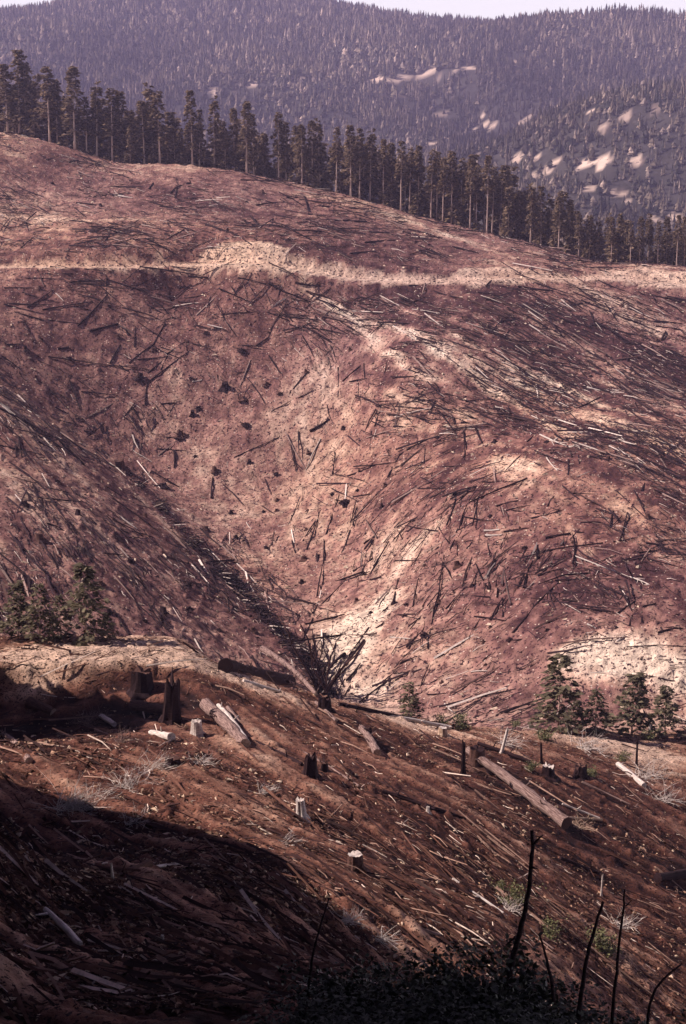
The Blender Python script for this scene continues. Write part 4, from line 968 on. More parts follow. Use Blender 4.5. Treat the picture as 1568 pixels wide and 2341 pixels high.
dens_px = [(100, 660, .9), (300, 680, .8), (500, 680, .6), (600, 640, .7), (750, 700, 1.0), (900, 740, 1.0), (1050, 700, .8), (1200, 680, .9), (1150, 780, 1.1), (1300, 850, 1.2), (1450, 900, 1.3), (1500, 980, 1.1), (1350, 960, .9), (1200, 930, .8), (1050, 900, .7), (950, 880, .9), (1000, 980, 1.0), (1100, 1010, .8), (1420, 780, .35), (1500, 760, .5),
    (200, 780, .5), (400, 780, .45), (600, 800, .35), (700, 900, .2), (600, 1000, .15), (500, 1100, .18), (700, 1150, .15), (650, 1250, .2), (850, 1050, .3), (900, 1250, .3), (1050, 1150, .55), (1150, 1100, .7), (1300, 1120, .8), (1480, 1100, .9), (1250, 1250, .6), (1400, 1300, .7), (1100, 1350, .4), (1300, 1420, .45), (950, 1450, .3), (850, 1500, .12), (1000, 1580, .2), (1200, 1560, .3), (1450, 1500, .12),
    (50, 950, .8), (150, 1050, .7), (50, 1200, .6), (200, 1250, .55), (100, 1380, .7), (300, 1350, .5), (420, 1400, .5), (500, 1450, .5), (600, 1500, .5), (350, 1200, .5), (300, 1080, .8), (450, 1260, .8), (560, 1380, .9), (660, 1480, 1.0),
    (100, 400, .8), (200, 480, .8), (100, 560, .8), (350, 450, .5), (350, 560, .8), (500, 450, .6), (650, 450, .5), (650, 520, .5), (800, 500, .6), (800, 580, .5), (950, 540, .8), (1100, 570, .5), (1300, 610, .7), (1450, 640, .5), (400, 385, .12)]
def density(u, v):
    num = np.zeros_like(u); den = np.zeros_like(u)
    for du, dv, d in dens_px:
        w = 1 / (((u - du) / 70) ** 2 + ((v - dv) / 60) ** 2 + .05) ** 2
        num += w * d; den += w
    return num / den
def hill_scatter(n, rs):
    y = 165 + (462 - 165) * rs.random(n) ** .92
    x = (rs.random(n) - .5) * .54 * y
    return np.stack([x, y, HILL(x, y)], -1)
def slash_hill(n_try):
    rs = np.random.default_rng(88)
    P = hill_scatter(n_try, rs); u, v = look(P)
    wsp = spur_w(P[:, 0], P[:, 1])
    wct = wsp * (u > 640 + 0 * u) * (v < 1100)
    cl = (.5 + .65 * wct) * 1.1 * np.clip(.55 + 1.5 * fbm(P[:, 0] / 14, P[:, 1] / 18, 3, 101) + 1.1 * fbm(P[:, 0] / 4, P[:, 1] / 5, 2, 103), .05, 2)
    d, _ = seg_near(P[:, 0], P[:, 1], rp)
    k = (rs.random(n_try) < density(u, v) * cl / 1.1) & (d > 3.6)
    P = P[k]; n = len(P); v = v[k]
    th = hill_dir(P[:, 0], P[:, 1]) + np.where(rs.random(n) < .55 + .35 * wsp[k], rs.normal(0, .16, n), rs.normal(0, 1.1, n))
    big = rs.random(n) < .07
    L = np.where(big, 4 + 8 * rs.random(n), np.clip(rs.lognormal(.5, .62, n), .5, 8.0))
    dx = np.cos(th); dy = np.sin(th)
    h = L * .3
    dz = (HILL(P[:, 0] + dx * h, P[:, 1] + dy * h) - HILL(P[:, 0] - dx * h, P[:, 1] - dy * h)) / (2 * h) + rs.normal(0, .10, n)
    D = np.stack([dx, dy, dz], -1); D /= np.linalg.norm(D, axis=1, keepdims=True)
    Rr = np.clip(.03 + .03 * rs.random(n) + L * .013 * rs.random(n), .03, .2)
    Rr = np.where(big, .09 + .13 * rs.random(n), Rr)
    P = P + np.stack([0 * Rr, 0 * Rr, Rr * .8 + np.abs(rs.normal(0, .07, n))], -1)
    t = rs.random(n)[:, None]
    C = np.where(t < .70, np.array([.026, .012, .015]), np.where(t < .84, np.array([.085, .045, .04]), np.where(t < .94, np.array([.25, .165, .145]), np.array([.58, .47, .42])))) * (.6 + .8 * rs.random((n, 1)))
    return sticks(P, D, L, Rr, C, 'hillside_slash', .06, rs), n
me, n = slash_hill(120000)
print('hill slash', n)
link('hillside_slash', me, M['debris'], label='charred limbs and splinters littering the burnt hillside', cat='slash', kind='stuff')

def gully_brush():
    rs = np.random.default_rng(91)
    pl = [(235, 1030), (300, 1095), (370, 1160), (430, 1230), (480, 1285), (540, 1345), (610, 1415), (670, 1480), (715, 1530), (735, 1570), (742, 1600)]
    t = rs.random(2600) ** .9 * (len(pl) - 1.001); i = t.astype(int); f = t - i
    pa = np.array(pl, float); uv = pa[i] * (1 - f)[:, None] + pa[i + 1] * f[:, None]
    uv += rs.normal(0, 1, uv.shape) * np.array([7.0, 4.5])
    P, ok = hill_hit(uv[:, 0], uv[:, 1]); cl = vnoise(t * 2.4, t * 0, 7) + .5 * vnoise(P[:, 0] / 2.5, P[:, 1] / 2.5, 8) + .10 * t
    ok &= cl > .86 + .3 * rs.random(len(t)); P = P[ok]; t = t[ok]; n = len(P)
    th = hill_dir(P[:, 0], P[:, 1]) + rs.normal(0, .45, n)
    el = np.abs(rs.normal(0, .28, n))
    D = np.stack([np.cos(th) * np.cos(el), np.sin(th) * np.cos(el), np.sin(el)], -1)
    L = .8 + 5.0 * rs.random(n) ** 2; Rr = .05 + .11 * rs.random(n)
    P[:, 2] += .1 + L * .25 * rs.random(n)
    tt = rs.random(n)[:, None]
    C = np.where(tt < .84, np.array([.022, .010, .013]), np.where(tt < .94, np.array([.10, .06, .05]), np.array([.5, .4, .36]))) * (.6 + .8 * rs.random((n, 1)))
    return sticks(P, D, L, Rr, C, 'gully_brush', .06, rs)
link('gully_brush', gully_brush(), M['debris'], label='dark tangle of burnt brush choking the gully line', cat='brush', kind='stuff')

def dead_fan():
    rs = np.random.default_rng(93)
    B0, ok = hill_hit([742], [1592]); B0 = B0[0]; Yb = B0[1]
    e = empty('dead_tree', B0, 0, 'wide fan of bare burnt limbs standing where the gully ends', 'dead tree')
    ends = [(640, 1405), (655, 1450), (672, 1478), (688, 1430), (703, 1468), (714, 1440), (722, 1490), (738, 1462), (752, 1500), (770, 1474), (782, 1520), (795, 1496), (832, 1464), (818, 1500), (700, 1520), (640, 1500), (690, 1550), (790, 1550)]
    for k, (u, v) in enumerate(ends):
        q = point(u, v, Yb + rs.normal(0, 2.0)) - B0; o0 = np.array([rs.normal(0, .8), rs.normal(0, .5), -.5])
        side = np.cross(q, (0, 1, 0)); side /= np.linalg.norm(side)
        t = np.linspace(0, 1, 6); L = np.linalg.norm(q)
        pts = o0 + np.outer(t, q - o0) + np.outer(np.sin(t * 3.14) * rs.normal(0, .05) * L, side) + rs.normal(0, .02 * L, (6, 3)) * (t > 0)[:, None]
        b = Build(); b.add(*ring_tube(pts, (.20 if k % 3 == 0 else .14) * (1 - .5 * t), 6, .1, True, rs))
        for j in range(3):
            s0 = pts[2 + j]; d = q / L + rs.normal(0, .55, 3); m_ = s0 + d * L * .22
            b.add(*ring_tube(np.stack([s0, (s0 + m_) / 2 + rs.normal(0, .08, 3), m_]), [.06, .05, .025], 4, 0, False)[:2])
        me = b.mesh('limb', True, colors=False); me.materials.append(M['char'] if k % 4 else M['brown']); link('limb', me, None, e)
dead_fan()

def hill_rubble():
    rs = np.random.default_rng(95); n = 12000
    P = hill_scatter(n, rs); u, v = look(P)
    k = rs.random(n) < .35 + .65 * density(u, v); P = P[k]; n = len(P)
    t = rs.random(n)[:, None]
    C = np.where(t < .55, np.array([.45, .32, .25]), np.where(t < .7, np.array([.66, .5, .38]), np.array([.05, .025, .025]))) * (.6 + .7 * rs.random((n, 1)))
    return chips(P, .12 + .34 * rs.random(n) ** 3.0, C, 'hillside_rubble', rs)
link('hillside_rubble', hill_rubble(), M['debris'], label='pale stones and wood chunks scattered over the burnt hillside', cat='rubble', kind='stuff')

# ------------------------------------------------------------------ near slope: logs
def near_log(rows):
    for (u1, v1, u2, v2, w1, w2, mat, lift, ends, lab) in rows:
        (P, Q), ok = near_hit([u1, u2], [v1, v2])
        r1 = w1 * .5 / F * P[1]; r2 = w2 * .5 / F * Q[1]
        P = P + (0, 0, r1 * .7 + lift[0]); Q = Q + (0, 0, r2 * .7 + lift[1])
        m, L = frame(P, Q)
        rs = np.random.default_rng(int(u1 + v1)); n = max(6, int(L / .8)); t = np.linspace(0, 1, n)
        path = np.column_stack([t * L, rs.normal(0, .05 * r1, n) + .012 * L * np.sin(t * 3.1), rs.normal(0, .04 * r1, n)])
        rad = (r1 + (r2 - r1) * t) * (1 + rs.normal(0, .035, n))
        V, q, tr = ring_tube(path, rad, 18, .10, True, rs)
        b = Build(); b.add(V[:-2], q)
        for k in range(int(L / 2.5)):
            x = rs.random() * L; a = rs.random() * 3.14; Ls = (.25 + .4 * rs.random()); rr = float(np.interp(x, t * L, rad))
            b.add(*ring_tube(np.array([[x, math.cos(a) * rr * .8, math.sin(a) * rr * .8], [x + .1, math.cos(a) * (rr + Ls), math.sin(a) * (rr + Ls)]]), [.06, .03], 5)[:3])
        me = b.mesh('log', True, colors=False); me.materials.append(M[mat])
        o = link('fallen_log', me, None, None, lab, 'log', 'logs lying on the near slope'); o.matrix_world = m
        for e, (c0, rr, sgn) in enumerate(((path[0], rad[0], -1), (path[-1], rad[-1], 1))):
            ring = V[:18] if e == 0 else V[(n - 1) * 18:n * 18]
            cm = Build(); cm.add(np.vstack([ring, c0 + np.array([sgn * .03, 0, 0])]), np.array([((s_ + 1) % 18, s_, 18) if e == 0 else (s_, (s_ + 1) % 18, 18) for s_ in range(18)]))
            mc = cm.mesh('cut_end', False, colors=False); mc.materials.append(M[ends]); link('cut_end', mc, None, o)
near_log([
    (1068, 1742, 1294, 1896, 18, 33, 'grey', (.9, .15), 'brown', 'great grey log sloping down from a stump to its dark butt end'),
    (513, 1536, 662, 1568, 36, 30, 'char', (.1, .1), 'char', 'thick black log lying on the rim above the gully'),
    (470, 1630, 560, 1712, 30, 26, 'grey', (.4, .1), 'cut', 'thick grey split log pointing at the viewer below the landing'),
    (500, 1638, 566, 1712, 10, 14, 'bleach', (.9, .3), 'bleach', 'bright white split slab lying on the grey split log'),
    (520, 1628, 548, 1658, 10, 10, 'grey', (.3, .1), 'cut', 'short grey pole beside the split log'),
    (305, 1622, 390, 1636, 26, 24, 'brown', (.1, .1), 'cut', 'brown log in the shade beneath the landing bank'),
    (66, 1616, 122, 1638, 28, 22, 'brown', (.1, .1), 'cut', 'stubby brown log far left below the landing bank'),
    (345, 1680, 392, 1694, 12, 20, 'bleach', (.1, .1), 'bleach', 'short whitish log with a flared end below the shaded bank'),
    (8, 1684, 66, 1748, 12, 18, 'grey', (.1, .1), 'cut', 'grey pole running down past the left picture edge'),
    (232, 1642, 262, 1662, 12, 12, 'bleach', (.1, .1), 'bleach', 'small pale broken piece beside the brush in the bank shade'),
    (826, 1676, 862, 1730, 16, 20, 'grey', (.3, .1), 'cut', 'short grey log leaning downslope beside a low stump'),
    (1412, 1752, 1472, 1802, 12, 14, 'bleach', (.1, .1), 'bleach', 'pale bare log on the right below the rim conifers'),
    (775, 1616, 1010, 1664, 9, 8, 'char', (.2, .15), 'char', 'long black pole lying along the rim from the gully'),
    (890, 1640, 1030, 1668, 8, 10, 'bleach', (.1, .1), 'bleach', 'long pale pole lying along the rim above dry grass'),
    (1092, 1708, 1212, 1746, 9, 9, 'char', (.3, .1), 'char', 'black pole reaching from the tall stump towards the rim'),
    (1502, 2016, 1600, 2002, 22, 24, 'char', (.1, .1), 'char', 'thick black log end entering from the right edge'),
    (600, 1500, 722, 1594, 14, 9, 'grey', (.8, .2), 'cut', 'long grey pole slanting down into the gully mouth'),
    (722, 1610, 768, 1652, 8, 8, 'grey', (.1, .1), 'cut', 'short grey pole just below the gully mouth'),
    (874, 1812, 962, 1842, 10, 10, 'char', (.05, .05), 'char', 'half-sunk black log standing in for a shadow mid dragged slope'),  # upper part of a log shadow, shaped as black wood
    (972, 1846, 1064, 1876, 12, 8, 'char', (.05, .05), 'char', 'black log standing in for the same shadow, next downslope'),  # lower part of that log shadow, shaped as black wood
    (1034, 2012, 1150, 2090, 7, 6, 'bleach', (.05, .05), 'bleach', 'thin white pole along the edge of a drag rut'),
    (1140, 2084, 1264, 2172, 6, 6, 'grey', (.05, .05), 'cut', 'thin grey pole continuing down the drag rut'),
    (918, 2116, 1006, 2142, 10, 9, 'grey', (.05, .05), 'cut', 'short grey pole above the dark brush at bottom centre'),
    (1280, 1870, 1376, 1876, 5, 5, 'cut', (.05, .05), 'cut', 'thin tan stick right of the great log'),
    (1285, 1840, 1370, 1874, 5, 6, 'bleach', (.05, .05), 'bleach', 'thin pale pole lying above the great log\'s butt'),
    (1280, 1965, 1370, 2000, 9, 8, 'char', (.05, .05), 'char', 'black pole below the great log\'s butt'),
    (560, 1690, 690, 1752, 8, 9, 'char', (.1, .1), 'char', 'long black pole standing in for a log shadow by the twin stump'),  # shadow line of the logs, modelled as a dark pole
    (1330, 1790, 1500, 1872, 6, 5, 'grey', (.05, .05), 'cut', 'long thin grey pole on the far right slope'),
    (640, 1560, 740, 1602, 8, 7, 'char', (.3, .1), 'char', 'black pole beneath the thick rim log'),
    (556, 1560, 640, 1584, 10, 6, 'bleach', (.05, .05), 'bleach', 'white splintered slab under the thick black rim log'),
    (690, 1720, 820, 1800, 6, 6, 'grey', (.05, .05), 'cut', 'thin grey pole beside the dark twin stump'),
    (104, 2084, 182, 2166, 14, 18, 'bleach', (.05, .05), 'bleach', 'dim pale log lying in the deep shade'),
    (272, 2006, 344, 1988, 8, 20, 'brown', (.1, .2), 'cut', 'dim reddish slab lying in the deep shade'),
    (357, 1988, 408, 1980, 8, 8, 'bleach', (.1, .1), 'bleach', 'faint pale stick in the deep shade beside the slab')])

# ------------------------------------------------------------------ near slope: stumps, snags, posts
def near_stump(rows):
    for k, (u, v, w, h, mat, topm, lean, lab, nm) in enumerate(rows):
        P, ok = near_hit([u], [v]); p = P[0]
        r = w * .5 / F * p[1] * .82; hh = h / F * p[1] * 1.02
        b = stump_mesh(500 + k, 20, .16 if mat == 'char' else .10, .5, hh / r, 6, mat == 'char')
        sc = np.array([r, r, r])
        side = Build(); side.add(b.V[0] * sc, b.f[0])
        me = side.mesh('stump', False, colors=False); me.materials.append(M[mat])
        o = link(nm, me, None, None, lab, 'stump' if nm == 'stump' else 'snag', 'stumps and snags on the near slope')
        tp = Build(); tp.add(b.V[1] * sc + (0, 0, .01), b.f[1] - b.f[1].min())
        mt = tp.mesh('cut_top', False, colors=False); mt.materials.append(M[topm]); link('cut_top', mt, None, o)
        o.location = p; o.rotation_euler = (lean[1], lean[0], k * 1.1)
near_stump([
    (812, 1988, 46, 40, 'brown', 'bleach', (0, 0), 'brown cut stump with a bright rim at the edge of the deep shade', 'stump'),
    (708, 1774, 36, 50, 'char', 'char', (0, .05), 'tall black stump, larger of the twin stumps on the slope', 'stump'),
    (742, 1764, 22, 22, 'char', 'brown', (0, 0), 'low black stump, smaller of the twin stumps', 'stump'),
    (690, 1868, 28, 46, 'bleach', 'bleach', (.1, 0), 'pale bare stump standing alone above the deep shade', 'stump'),
    (1252, 1776, 34, 28, 'char', 'bleach', (0, 0), 'dark stump with a clean white top on the right', 'stump'),
    (1326, 1776, 34, 28, 'char', 'brown', (0, 0), 'dark flat stump right of the white-topped one', 'stump'),
    (1090, 1752, 46, 46, 'brown', 'char', (0, 0), 'tall fluted brown stump behind the great log\'s upper end', 'stump'),
    (1058, 1770, 12, 78, 'char', 'char', (.04, 0), 'narrow black snag beside the great log\'s upper end', 'burnt_snag'),
    (842, 1690, 24, 24, 'char', 'char', (0, 0), 'low black stump beside the short leaning grey log', 'stump'),
    (396, 1752, 42, 24, 'char', 'brown', (0, 0), 'low broad black stump among pale brush', 'stump'),
    (326, 1580, 58, 52, 'char', 'brown', (.1, 0), 'broad black stump on the shaded landing bank', 'stump'),
    (392, 1650, 44, 100, 'char', 'char', (.12, .1), 'tall leaning black snag below the landing', 'burnt_snag'),
    (450, 1680, 32, 38, 'bleach', 'bleach', (-.05, .05), 'pale blocky stump just left of the split log', 'stump'),
    (1012, 1682, 26, 22, 'cut', 'bleach', (0, 0), 'small pale stump on the rim among dry grass', 'stump'),
    (1146, 1722, 9, 62, 'bleach', 'bleach', (-.2, .1), 'slim white leaning snag on the rim', 'burnt_snag'),
    (1238, 1746, 6, 54, 'char', 'char', (.1, 0), 'thin black stick standing beside the white-topped stump', 'burnt_snag'),
    (1454, 1752, 6, 62, 'char', 'char', (0, 0), 'thin black stick standing below the right rim conifers', 'burnt_snag'),
    (1374, 2046, 5, 54, 'bleach', 'bleach', (.03, 0), 'thin white stick standing on the right slope', 'burnt_snag'),
    (742, 1624, 36, 30, 'char', 'char', (0, 0), 'black stump at the mouth of the gully', 'stump'),
    (978, 1856, 10, 14, 'bleach', 'bleach', (0, 0), 'tiny white stub beside the half-sunk black logs', 'stump'),
    (1484, 1690, 7, 36, 'bleach', 'bleach', (0, 0), 'thin pale stub before the right rim conifers', 'burnt_snag'),
    (258, 2012, 8, 46, 'bleach', 'bleach', (.1, 0), 'dim pale upright splinter in the deep shade', 'burnt_snag'),
    (370, 2152, 11, 18, 'bleach', 'bleach', (.2, 0), 'small dim pale stub low in the deep shade', 'burnt_snag')])

# ------------------------------------------------------------------ brush: fans of bare roots and limbs
def brush(rows):
    for k, (u, v, size, n, mat, lean, lab) in enumerate(rows):
        P, ok = near_hit([u], [v]); p = P[0]
        S = size / F * p[1]; rs = np.random.default_rng(600 + k); b = Build()
        for j in range(int(n * 1.6)):
            a = rs.normal(lean, 1.0); el = abs(rs.normal(.35, .35)); L = S * (.45 + .7 * rs.random())
            d = np.array([math.cos(a) * math.cos(el), math.sin(a) * math.cos(el), math.sin(el)])
            o0 = rs.normal(0, .16 * S, 3) * (1, 1, 0)
            side = np.cross(d, rs.normal(0, 1, 3)); cur = rs.normal(0, .3)
            t = np.linspace(0, 1, 5)
            pts = o0 + np.outer(t * L, d) + np.outer((t ** 2) * cur * L, side) - np.outer(t ** 2.2 * L * .5 * d[2], (0, 0, 1))
            pts += rs.normal(0, .02 * S, pts.shape)
            r0 = (.018 + .028 * rs.random()) * max(.7, S / 3)
            pts[:, 2] = np.maximum(pts[:, 2], NEAR(p[0] + pts[:, 0], p[1] + pts[:, 1]) - p[2] + .03)
            b.add(*ring_tube(pts, r0 * (1 - .75 * t), 4, 0, False)[:2])
            for q in range(2):
                s0 = pts[2 + q]; dd = d + rs.normal(0, .6, 3); e = s0 + dd * L * .3
                e[2] = max(e[2], float(NEAR(p[0] + e[0], p[1] + e[1])) - p[2] + .04)
                b.add(*ring_tube(np.stack([s0, (s0 + e) / 2 + rs.normal(0, .03 * S, 3), e]), [r0 * .5, r0 * .35, r0 * .12], 3, 0, False)[:2])
        me = b.mesh('brush', False, colors=False); me.materials.append(M[mat])
        o = link('brush_pile', me, None, None, lab, 'brush', 'bare brush on the near slope'); o.location = p
brush([(150, 1850, 90, 70, 'bleach', .3, 'big fan of whitish bare roots low on the left'), (210, 1830, 60, 34, 'bleach', 0, 'whitish curling limbs right of the big root fan'), (290, 1800, 80, 26, 'bleach', 1.2, 'pale forked limbs among soil clods, left of centre'),
    (340, 1760, 70, 22, 'bleach', .5, 'pale thin limbs beside the low broad black stump'), (300, 1880, 70, 16, 'bleach', .2, 'thin pale twigs just above the left shade edge'), (200, 1655, 60, 36, 'grey', 1.6, 'grey upright brush in front of the shaded bank'), (270, 1700, 50, 20, 'grey', 1.3, 'grey brush right of the pale soil mound'),
    (455, 1745, 40, 22, 'bleach', 1.0, 'small pale brush heap below the blocky stump'), (600, 1810, 50, 16, 'bleach', .4, 'pale twigs above the lone bare stump'), (1320, 1892, 34, 22, 'cut', .9, 'tan splinter tuft at the great log\'s butt'), (1470, 1780, 70, 26, 'bleach', .5, 'pale twiggy brush on the far right slope'),
    (1510, 1830, 60, 22, 'bleach', .9, 'second pale brush further down the far right slope'), (1150, 1700, 60, 20, 'bleach', .3, 'pale twigs around the slim white snag'), (1330, 1710, 70, 24, 'bleach', .2, 'pale dry brush along the rim before the conifers'), (560, 1600, 30, 16, 'brown', 1.0, 'brown twigs below the thick rim log'),
    (790, 2110, 60, 22, 'bleach', .8, 'pale curved limbs in the broken shade at lower centre'), (870, 2150, 50, 16, 'bleach', -.4, 'pale roots on the sunlit patch above the bottom brush'), (1160, 2080, 50, 18, 'bleach', .6, 'pale twigs behind the tall bent stem'), (1420, 2120, 60, 20, 'bleach', .4, 'pale twigs near the right stems'),
    (640, 1930, 60, 14, 'bleach', -.3, 'few white sticks along the shade edge left of the cut stump'), (80, 1640, 50, 24, 'brown', 1.2, 'brown brush under the bank at far left')])

# ------------------------------------------------------------------ near slope: litter
def near_scatter(n, rs, y0=36.0, y1=147.0):
    y = 1 / (1 / y1 + (1 / y0 - 1 / y1) * rs.random(n))
    x = (rs.random(n) - .5) * .68 * np.maximum(y, 46)
    return np.stack([x, y, NEAR(x, y)], -1)
def near_litter():
    rs = np.random.default_rng(111); n = 54000
    P = near_scatter(n, rs); u, v = look(P)
    cl = fbm(P[:, 0] / 4, P[:, 1] / 6, 3, 121)
    k = rs.random(n) < .62 + .7 * cl; P = P[k]; n = len(P)
    th = near_dir(P[:, 0], P[:, 1]) + np.where(rs.random(n) < .66, rs.normal(0, .2, n), rs.normal(0, 1.2, n))
    big = rs.random(n) < .035; L = np.where(big, 2 + 4.5 * rs.random(n), np.clip(rs.lognormal(-.5, .6, n), .15, 4.0)); h = L * .3
    th = np.where(big, near_dir(P[:, 0], P[:, 1]) + rs.normal(0, .14, n), th)
    dx, dy = np.cos(th), np.sin(th)
    dz = (NEAR(P[:, 0] + dx * h, P[:, 1] + dy * h) - NEAR(P[:, 0] - dx * h, P[:, 1] - dy * h)) / (2 * h) + rs.normal(0, .15, n)
    D = np.stack([dx, dy, dz], -1); D /= np.linalg.norm(D, axis=1, keepdims=True)
    Rr = .012 + .022 * rs.random(n) + L * .012 * rs.random(n)
    Rr = np.where(big, .035 + .07 * rs.random(n), Rr)
    P[:, 2] += Rr + np.abs(rs.normal(0, .05, n))
    t = rs.random(n)[:, None]
    C = np.where(t < .46, np.array([.035, .015, .014]), np.where(t < .80, np.array([.11, .05, .036]), np.where(t < .95, np.array([.28, .17, .13]), np.array([.62, .48, .40])))) * (.6 + .8 * rs.random((n, 1)))
    return sticks(P, D, L, Rr, C, 'near_slash', .05, rs)
link('near_slope_slash', near_litter(), M['debris'], label='broken sticks and splinters covering the near slope', cat='slash', kind='stuff')
def near_clods():
    rs = np.random.default_rng(113); n = 112000
    P = near_scatter(n, rs); u, v = look(P)
    cl = fbm(P[:, 0] / 3, P[:, 1] / 5, 3, 131)
    left = sstep(900, 300, u) * sstep(1600, 1720, v)
    k = rs.random(n) < .45 + .8 * cl + .4 * left; P = P[k]; left = left[k]; n = len(P)
    t = rs.random(n)[:, None] - .10 * left[:, None] * 0
    C = np.where(t < .40, np.array([.045, .018, .014]), np.where(t < .68, np.array([.13, .062, .042]), np.where(t < .90, np.array([.34, .20, .135]), np.array([.60, .43, .31])))) * (.6 + .7 * rs.random((n, 1)))
    return chips(P + (0, 0, .02), (.03 + .15 * rs.random(n) ** 3.2) * (1 + .35 * left), C, 'soil_clods', rs)
link('soil_clods', near_clods(), M['debris'], label='clods, bark chips and stones strewn over the near slope', cat='rubble', kind='stuff')

# ------------------------------------------------------------------ low plants
def shrub(seed, R_, H, nl, leaf, dark, light, stems=7, flat=.35):
    rs = np.random.default_rng(seed); sb = Build(); lb = Build()
    tips = []
    for k in range(stems):
        a = rs.random() * 6.283; e = R_ * (.3 + .6 * rs.random()); hh = H * (.55 + .45 * rs.random())
        t = np.linspace(0, 1, 5)
        pts = np.column_stack([np.cos(a) * e * t ** 1.3, np.sin(a) * e * t ** 1.3, hh * t]) + rs.normal(0, .03 * H, (5, 3)) * t[:, None]
        sb.add(*ring_tube(pts, .03 * H / 2 * (1 - .8 * t), 4, 0, False)[:2])
        for q in range(5):
            s0 = pts[rs.integers(1, 5)]; tips.append(s0 + rs.normal(0, 1, 3) * (.22 * R_, .22 * R_, .16 * H))
    tips = np.array(tips); i = rs.integers(0, len(tips), nl)
    Bp = tips[i] + rs.normal(0, 1, (nl, 3)) * np.array([.16 * R_, .16 * R_, .12 * H]); Bp[:, 2] = np.abs(Bp[:, 2])
    D = rs.normal(0, 1, (nl, 3)); D[:, 2] *= .6; D /= np.linalg.norm(D, axis=1, keepdims=True)
    S = np.cross(D, rs.normal(0, 1, (nl, 3))); S /= np.linalg.norm(S, axis=1, keepdims=True)
    l = leaf * (.6 + .8 * rs.random(nl)); V, q = kites(Bp, D, S, l * flat, l, 0)
    f = rs.random(nl)[:, None]
    lb.add(V, q); lb.C = [np.repeat(dark * (1 - f) + light * f, 4, 0)]
    ms, ml = sb.mesh('stem', True, colors=False), lb.mesh('foliage'); ms.materials.append(M['char']); ml.materials.append(M['leaf'])
    return ms, ml
def plant(kind, loc, s, rz, name, lab, cat, group):
    e = empty(name, loc, rz, lab, cat, group, s); link('stem', kind[0], None, e); link('foliage', kind[1], None, e); return e
low = [shrub(700 + k, .8, .7, 700, .10, np.array([.04, .045, .018]), np.array([.22, .20, .09]), 9) for k in range(2)]
spots = [(1060, 1664, 1.6, 'green scrub on the rim left of the slim white snag'), (1010, 1655, 1.2, 'small green scrub at the rim by the small pale stump'), (1245, 1690, 1.5, 'green scrub on the rim left of the conifers'), (1350, 1775, 1.3, 'green scrub beside the dark flat stump'), (1210, 1760, 1.0, 'green scrub behind the white-topped stump'),
    (1170, 2066, 1.5, 'green scrub left of the tall bent stem'), (1390, 2176, 1.6, 'green scrub behind the straight right stem'), (1150, 2044, 1.0, 'small green scrub upslope of the tall bent stem'), (1480, 1690, 1.4, 'green scrub at the foot of the right rim conifer'), (1180, 1660, 1.2, 'green scrub behind the slim white snag'), (1420, 1740, 1.2, 'green scrub above the pale bare log'), (1250, 2140, 1.2, 'green scrub right of the tall bent stem')]
for k, (u, v, s, lab) in enumerate(spots):
    P, ok = near_hit([u], [v]); plant(low[k % 2], P[0], s, k * 1.1, 'low_shrub', lab, 'shrub', 'green scrub on the near slope')

# the brush bank right below the viewer
bank = [shrub(720 + k, 1.7, 1.5, 2600, .15, np.array([.012, .014, .008]), np.array([.04, .042, .022]), 12, .3) for k in range(3)]
tops = [(760, 2215, 25.5), (805, 2200, 25), (860, 2205, 24.5), (920, 2195, 24), (985, 2190, 24), (1045, 2178, 23.5), (1110, 2162, 23), (1171, 2165, 22.5), (1225, 2225, 22.5), (1285, 2262, 22), (1345, 2280, 22), (1405, 2295, 22), (1465, 2312, 21.5), (1530, 2325, 21.5),
    (680, 2270, 24), (780, 2285, 23), (880, 2290, 22.5), (980, 2282, 22), (1080, 2262, 21.5), (1170, 2272, 21), (1250, 2310, 20.5), (1352, 2345, 20)]
for k, (u, vt, Y) in enumerate(tops):
    x = (u - 784) / F * Y; z = float(NEAR(x, Y)); top = point(u, vt + 34, Y)[2]; s = (top - z) / 1.75
    lab = 'dark leafy bush on the bank at the bottom, %s from left' % ordinal(1 + sum(t[0] < u for t in tops))
    e = plant(bank[k % 3], (x, Y, z - .1), 1.0, k * 1.4, 'dark_shrub', lab, 'shrub', 'dark bushes on the bank below the viewer')
    e.scale = (max(.7, min(1.2, s)), max(.7, min(1.2, s)), max(.3, s))
# bare stems that stand up out of it
def stem(pts, w0, w1, Y, lab, twigs=()):
    P = point(np.array([p[0] for p in pts], float), np.array([p[1] for p in pts], float), Y)
    P[:, 1] += np.linspace(0, .5, len(P)); o0 = P[0].copy(); P = densify(P - o0, .12)
    for _ in range(4): P[1:-1] = (P[:-2] + 2 * P[1:-1] + P[2:]) / 4
    rs = np.random.default_rng(int(pts[0][0])); P[1:-1] += rs.normal(0, .006, P[1:-1].shape)
    k = .5 / F * Y
    b = Build(); b.add(*ring_tube(P, np.linspace(w0 * k, w1 * k, len(P)), 7, .08, True, rs))
    me = b.mesh('stem', True, colors=False); me.materials.append(M['char'])
    o = link('bare_stem', me, None, None, lab, 'sapling', 'bare stems rising from the bottom bank'); o.location = o0
    for tw in twigs:
        Tp = point(np.array([p[0] for p in tw], float), np.array([p[1] for p in tw], float), Y); Tp[:, 1] += .3
        mt = Build(); mt.add(*ring_tube(Tp - o0, np.linspace(w1 * k * .8, w1 * k * .3, len(Tp)), 5, 0, True)); mm2 = mt.mesh('twig', True, colors=False); mm2.materials.append(M['char']); link('twig', mm2, None, o)
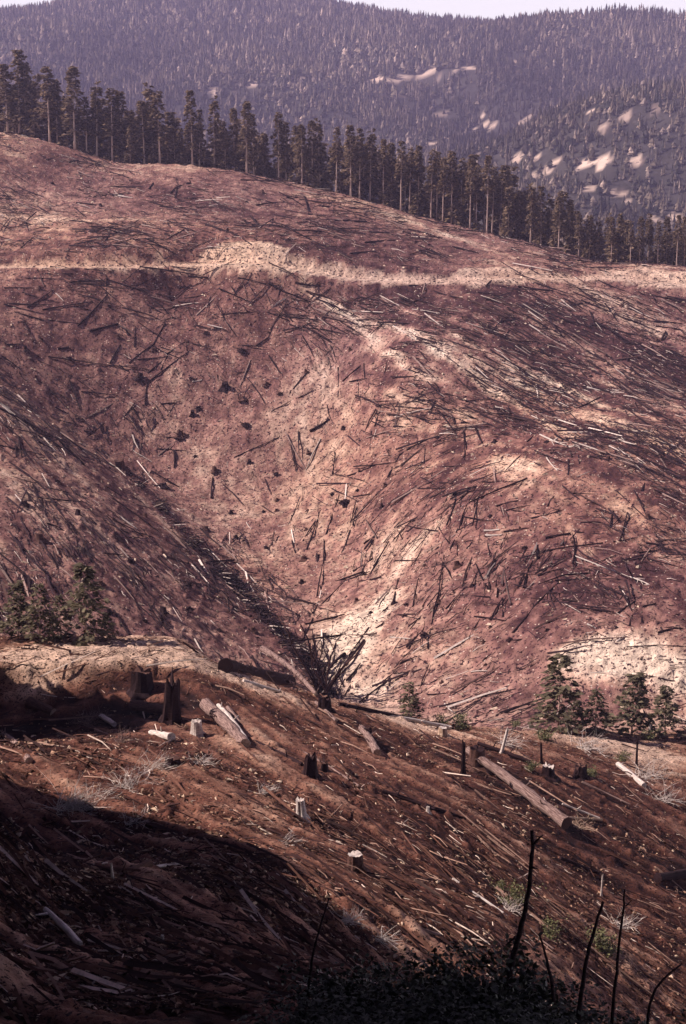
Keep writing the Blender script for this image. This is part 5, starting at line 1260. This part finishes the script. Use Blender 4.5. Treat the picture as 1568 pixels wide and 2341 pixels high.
stem([(1160, 2260), (1172, 2190), (1192, 2140), (1206, 2090), (1218, 2020), (1226, 1960), (1224, 1926)], 17, 9, 22.6, 'tall dark bent stem rising from the bottom brush', [[(1226, 1945), (1238, 1932), (1246, 1926)], [(1222, 2000), (1236, 2004)], [(1184, 2160), (1160, 2180)]])
stem([(1322, 2330), (1336, 2240), (1352, 2180), (1376, 2120), (1390, 2092)], 13, 7, 22.0, 'dark straight stem leaning rightward, right of the bent one')
stem([(1398, 2340), (1410, 2250), (1420, 2180), (1432, 2130), (1441, 2064)], 10, 5, 22.0, 'thin dark stem topped by a twig fork, far right', [[(1438, 2090), (1452, 2076)], [(1434, 2112), (1412, 2122)]])
stem([(1266, 2300), (1262, 2240), (1252, 2200), (1242, 2170)], 11, 5, 22.0, 'short dark stem between the bent and straight stems')
stem([(1478, 2350), (1490, 2290), (1520, 2262), (1575, 2238)], 9, 4, 21.5, 'thin dark stem arching out of the right edge')
stem([(700, 2300), (716, 2180), (740, 2110), (752, 2080)], 9, 4, 25.0, 'thin dark stem in the shade at lower centre')

# ------------------------------------------------------------------ the air
def haze_box(x0, x1, y0, y1, z0, z1, density, color):
    V = np.array([(x, y, z) for x in (x0, x1) for y in (y0, y1) for z in (z0, z1)], float)
    q = np.array([(0, 1, 3, 2), (4, 6, 7, 5), (0, 4, 5, 1), (2, 3, 7, 6), (0, 2, 6, 4), (1, 5, 7, 3)])
    me = mesh_np('haze', V, [q])
    m = bpy.data.materials.new('haze_air'); m.use_nodes = True; nt = m.node_tree; nt.nodes.clear()
    out = nt.nodes.new('ShaderNodeOutputMaterial'); pv = nt.nodes.new('ShaderNodeVolumePrincipled')
    pv.inputs['Color'].default_value = (*color, 1); pv.inputs['Density'].default_value = density; pv.inputs['Anisotropy'].default_value = 0.0
    nt.links.new(pv.outputs[0], out.inputs['Volume'])
    link('haze', me, m, kind='stuff', label='thin lilac haze filling the valley air', cat='haze')
haze_box(-1300, 1300, -40, 3400, -400, 900, .00016, (.66, .57, 1.0))
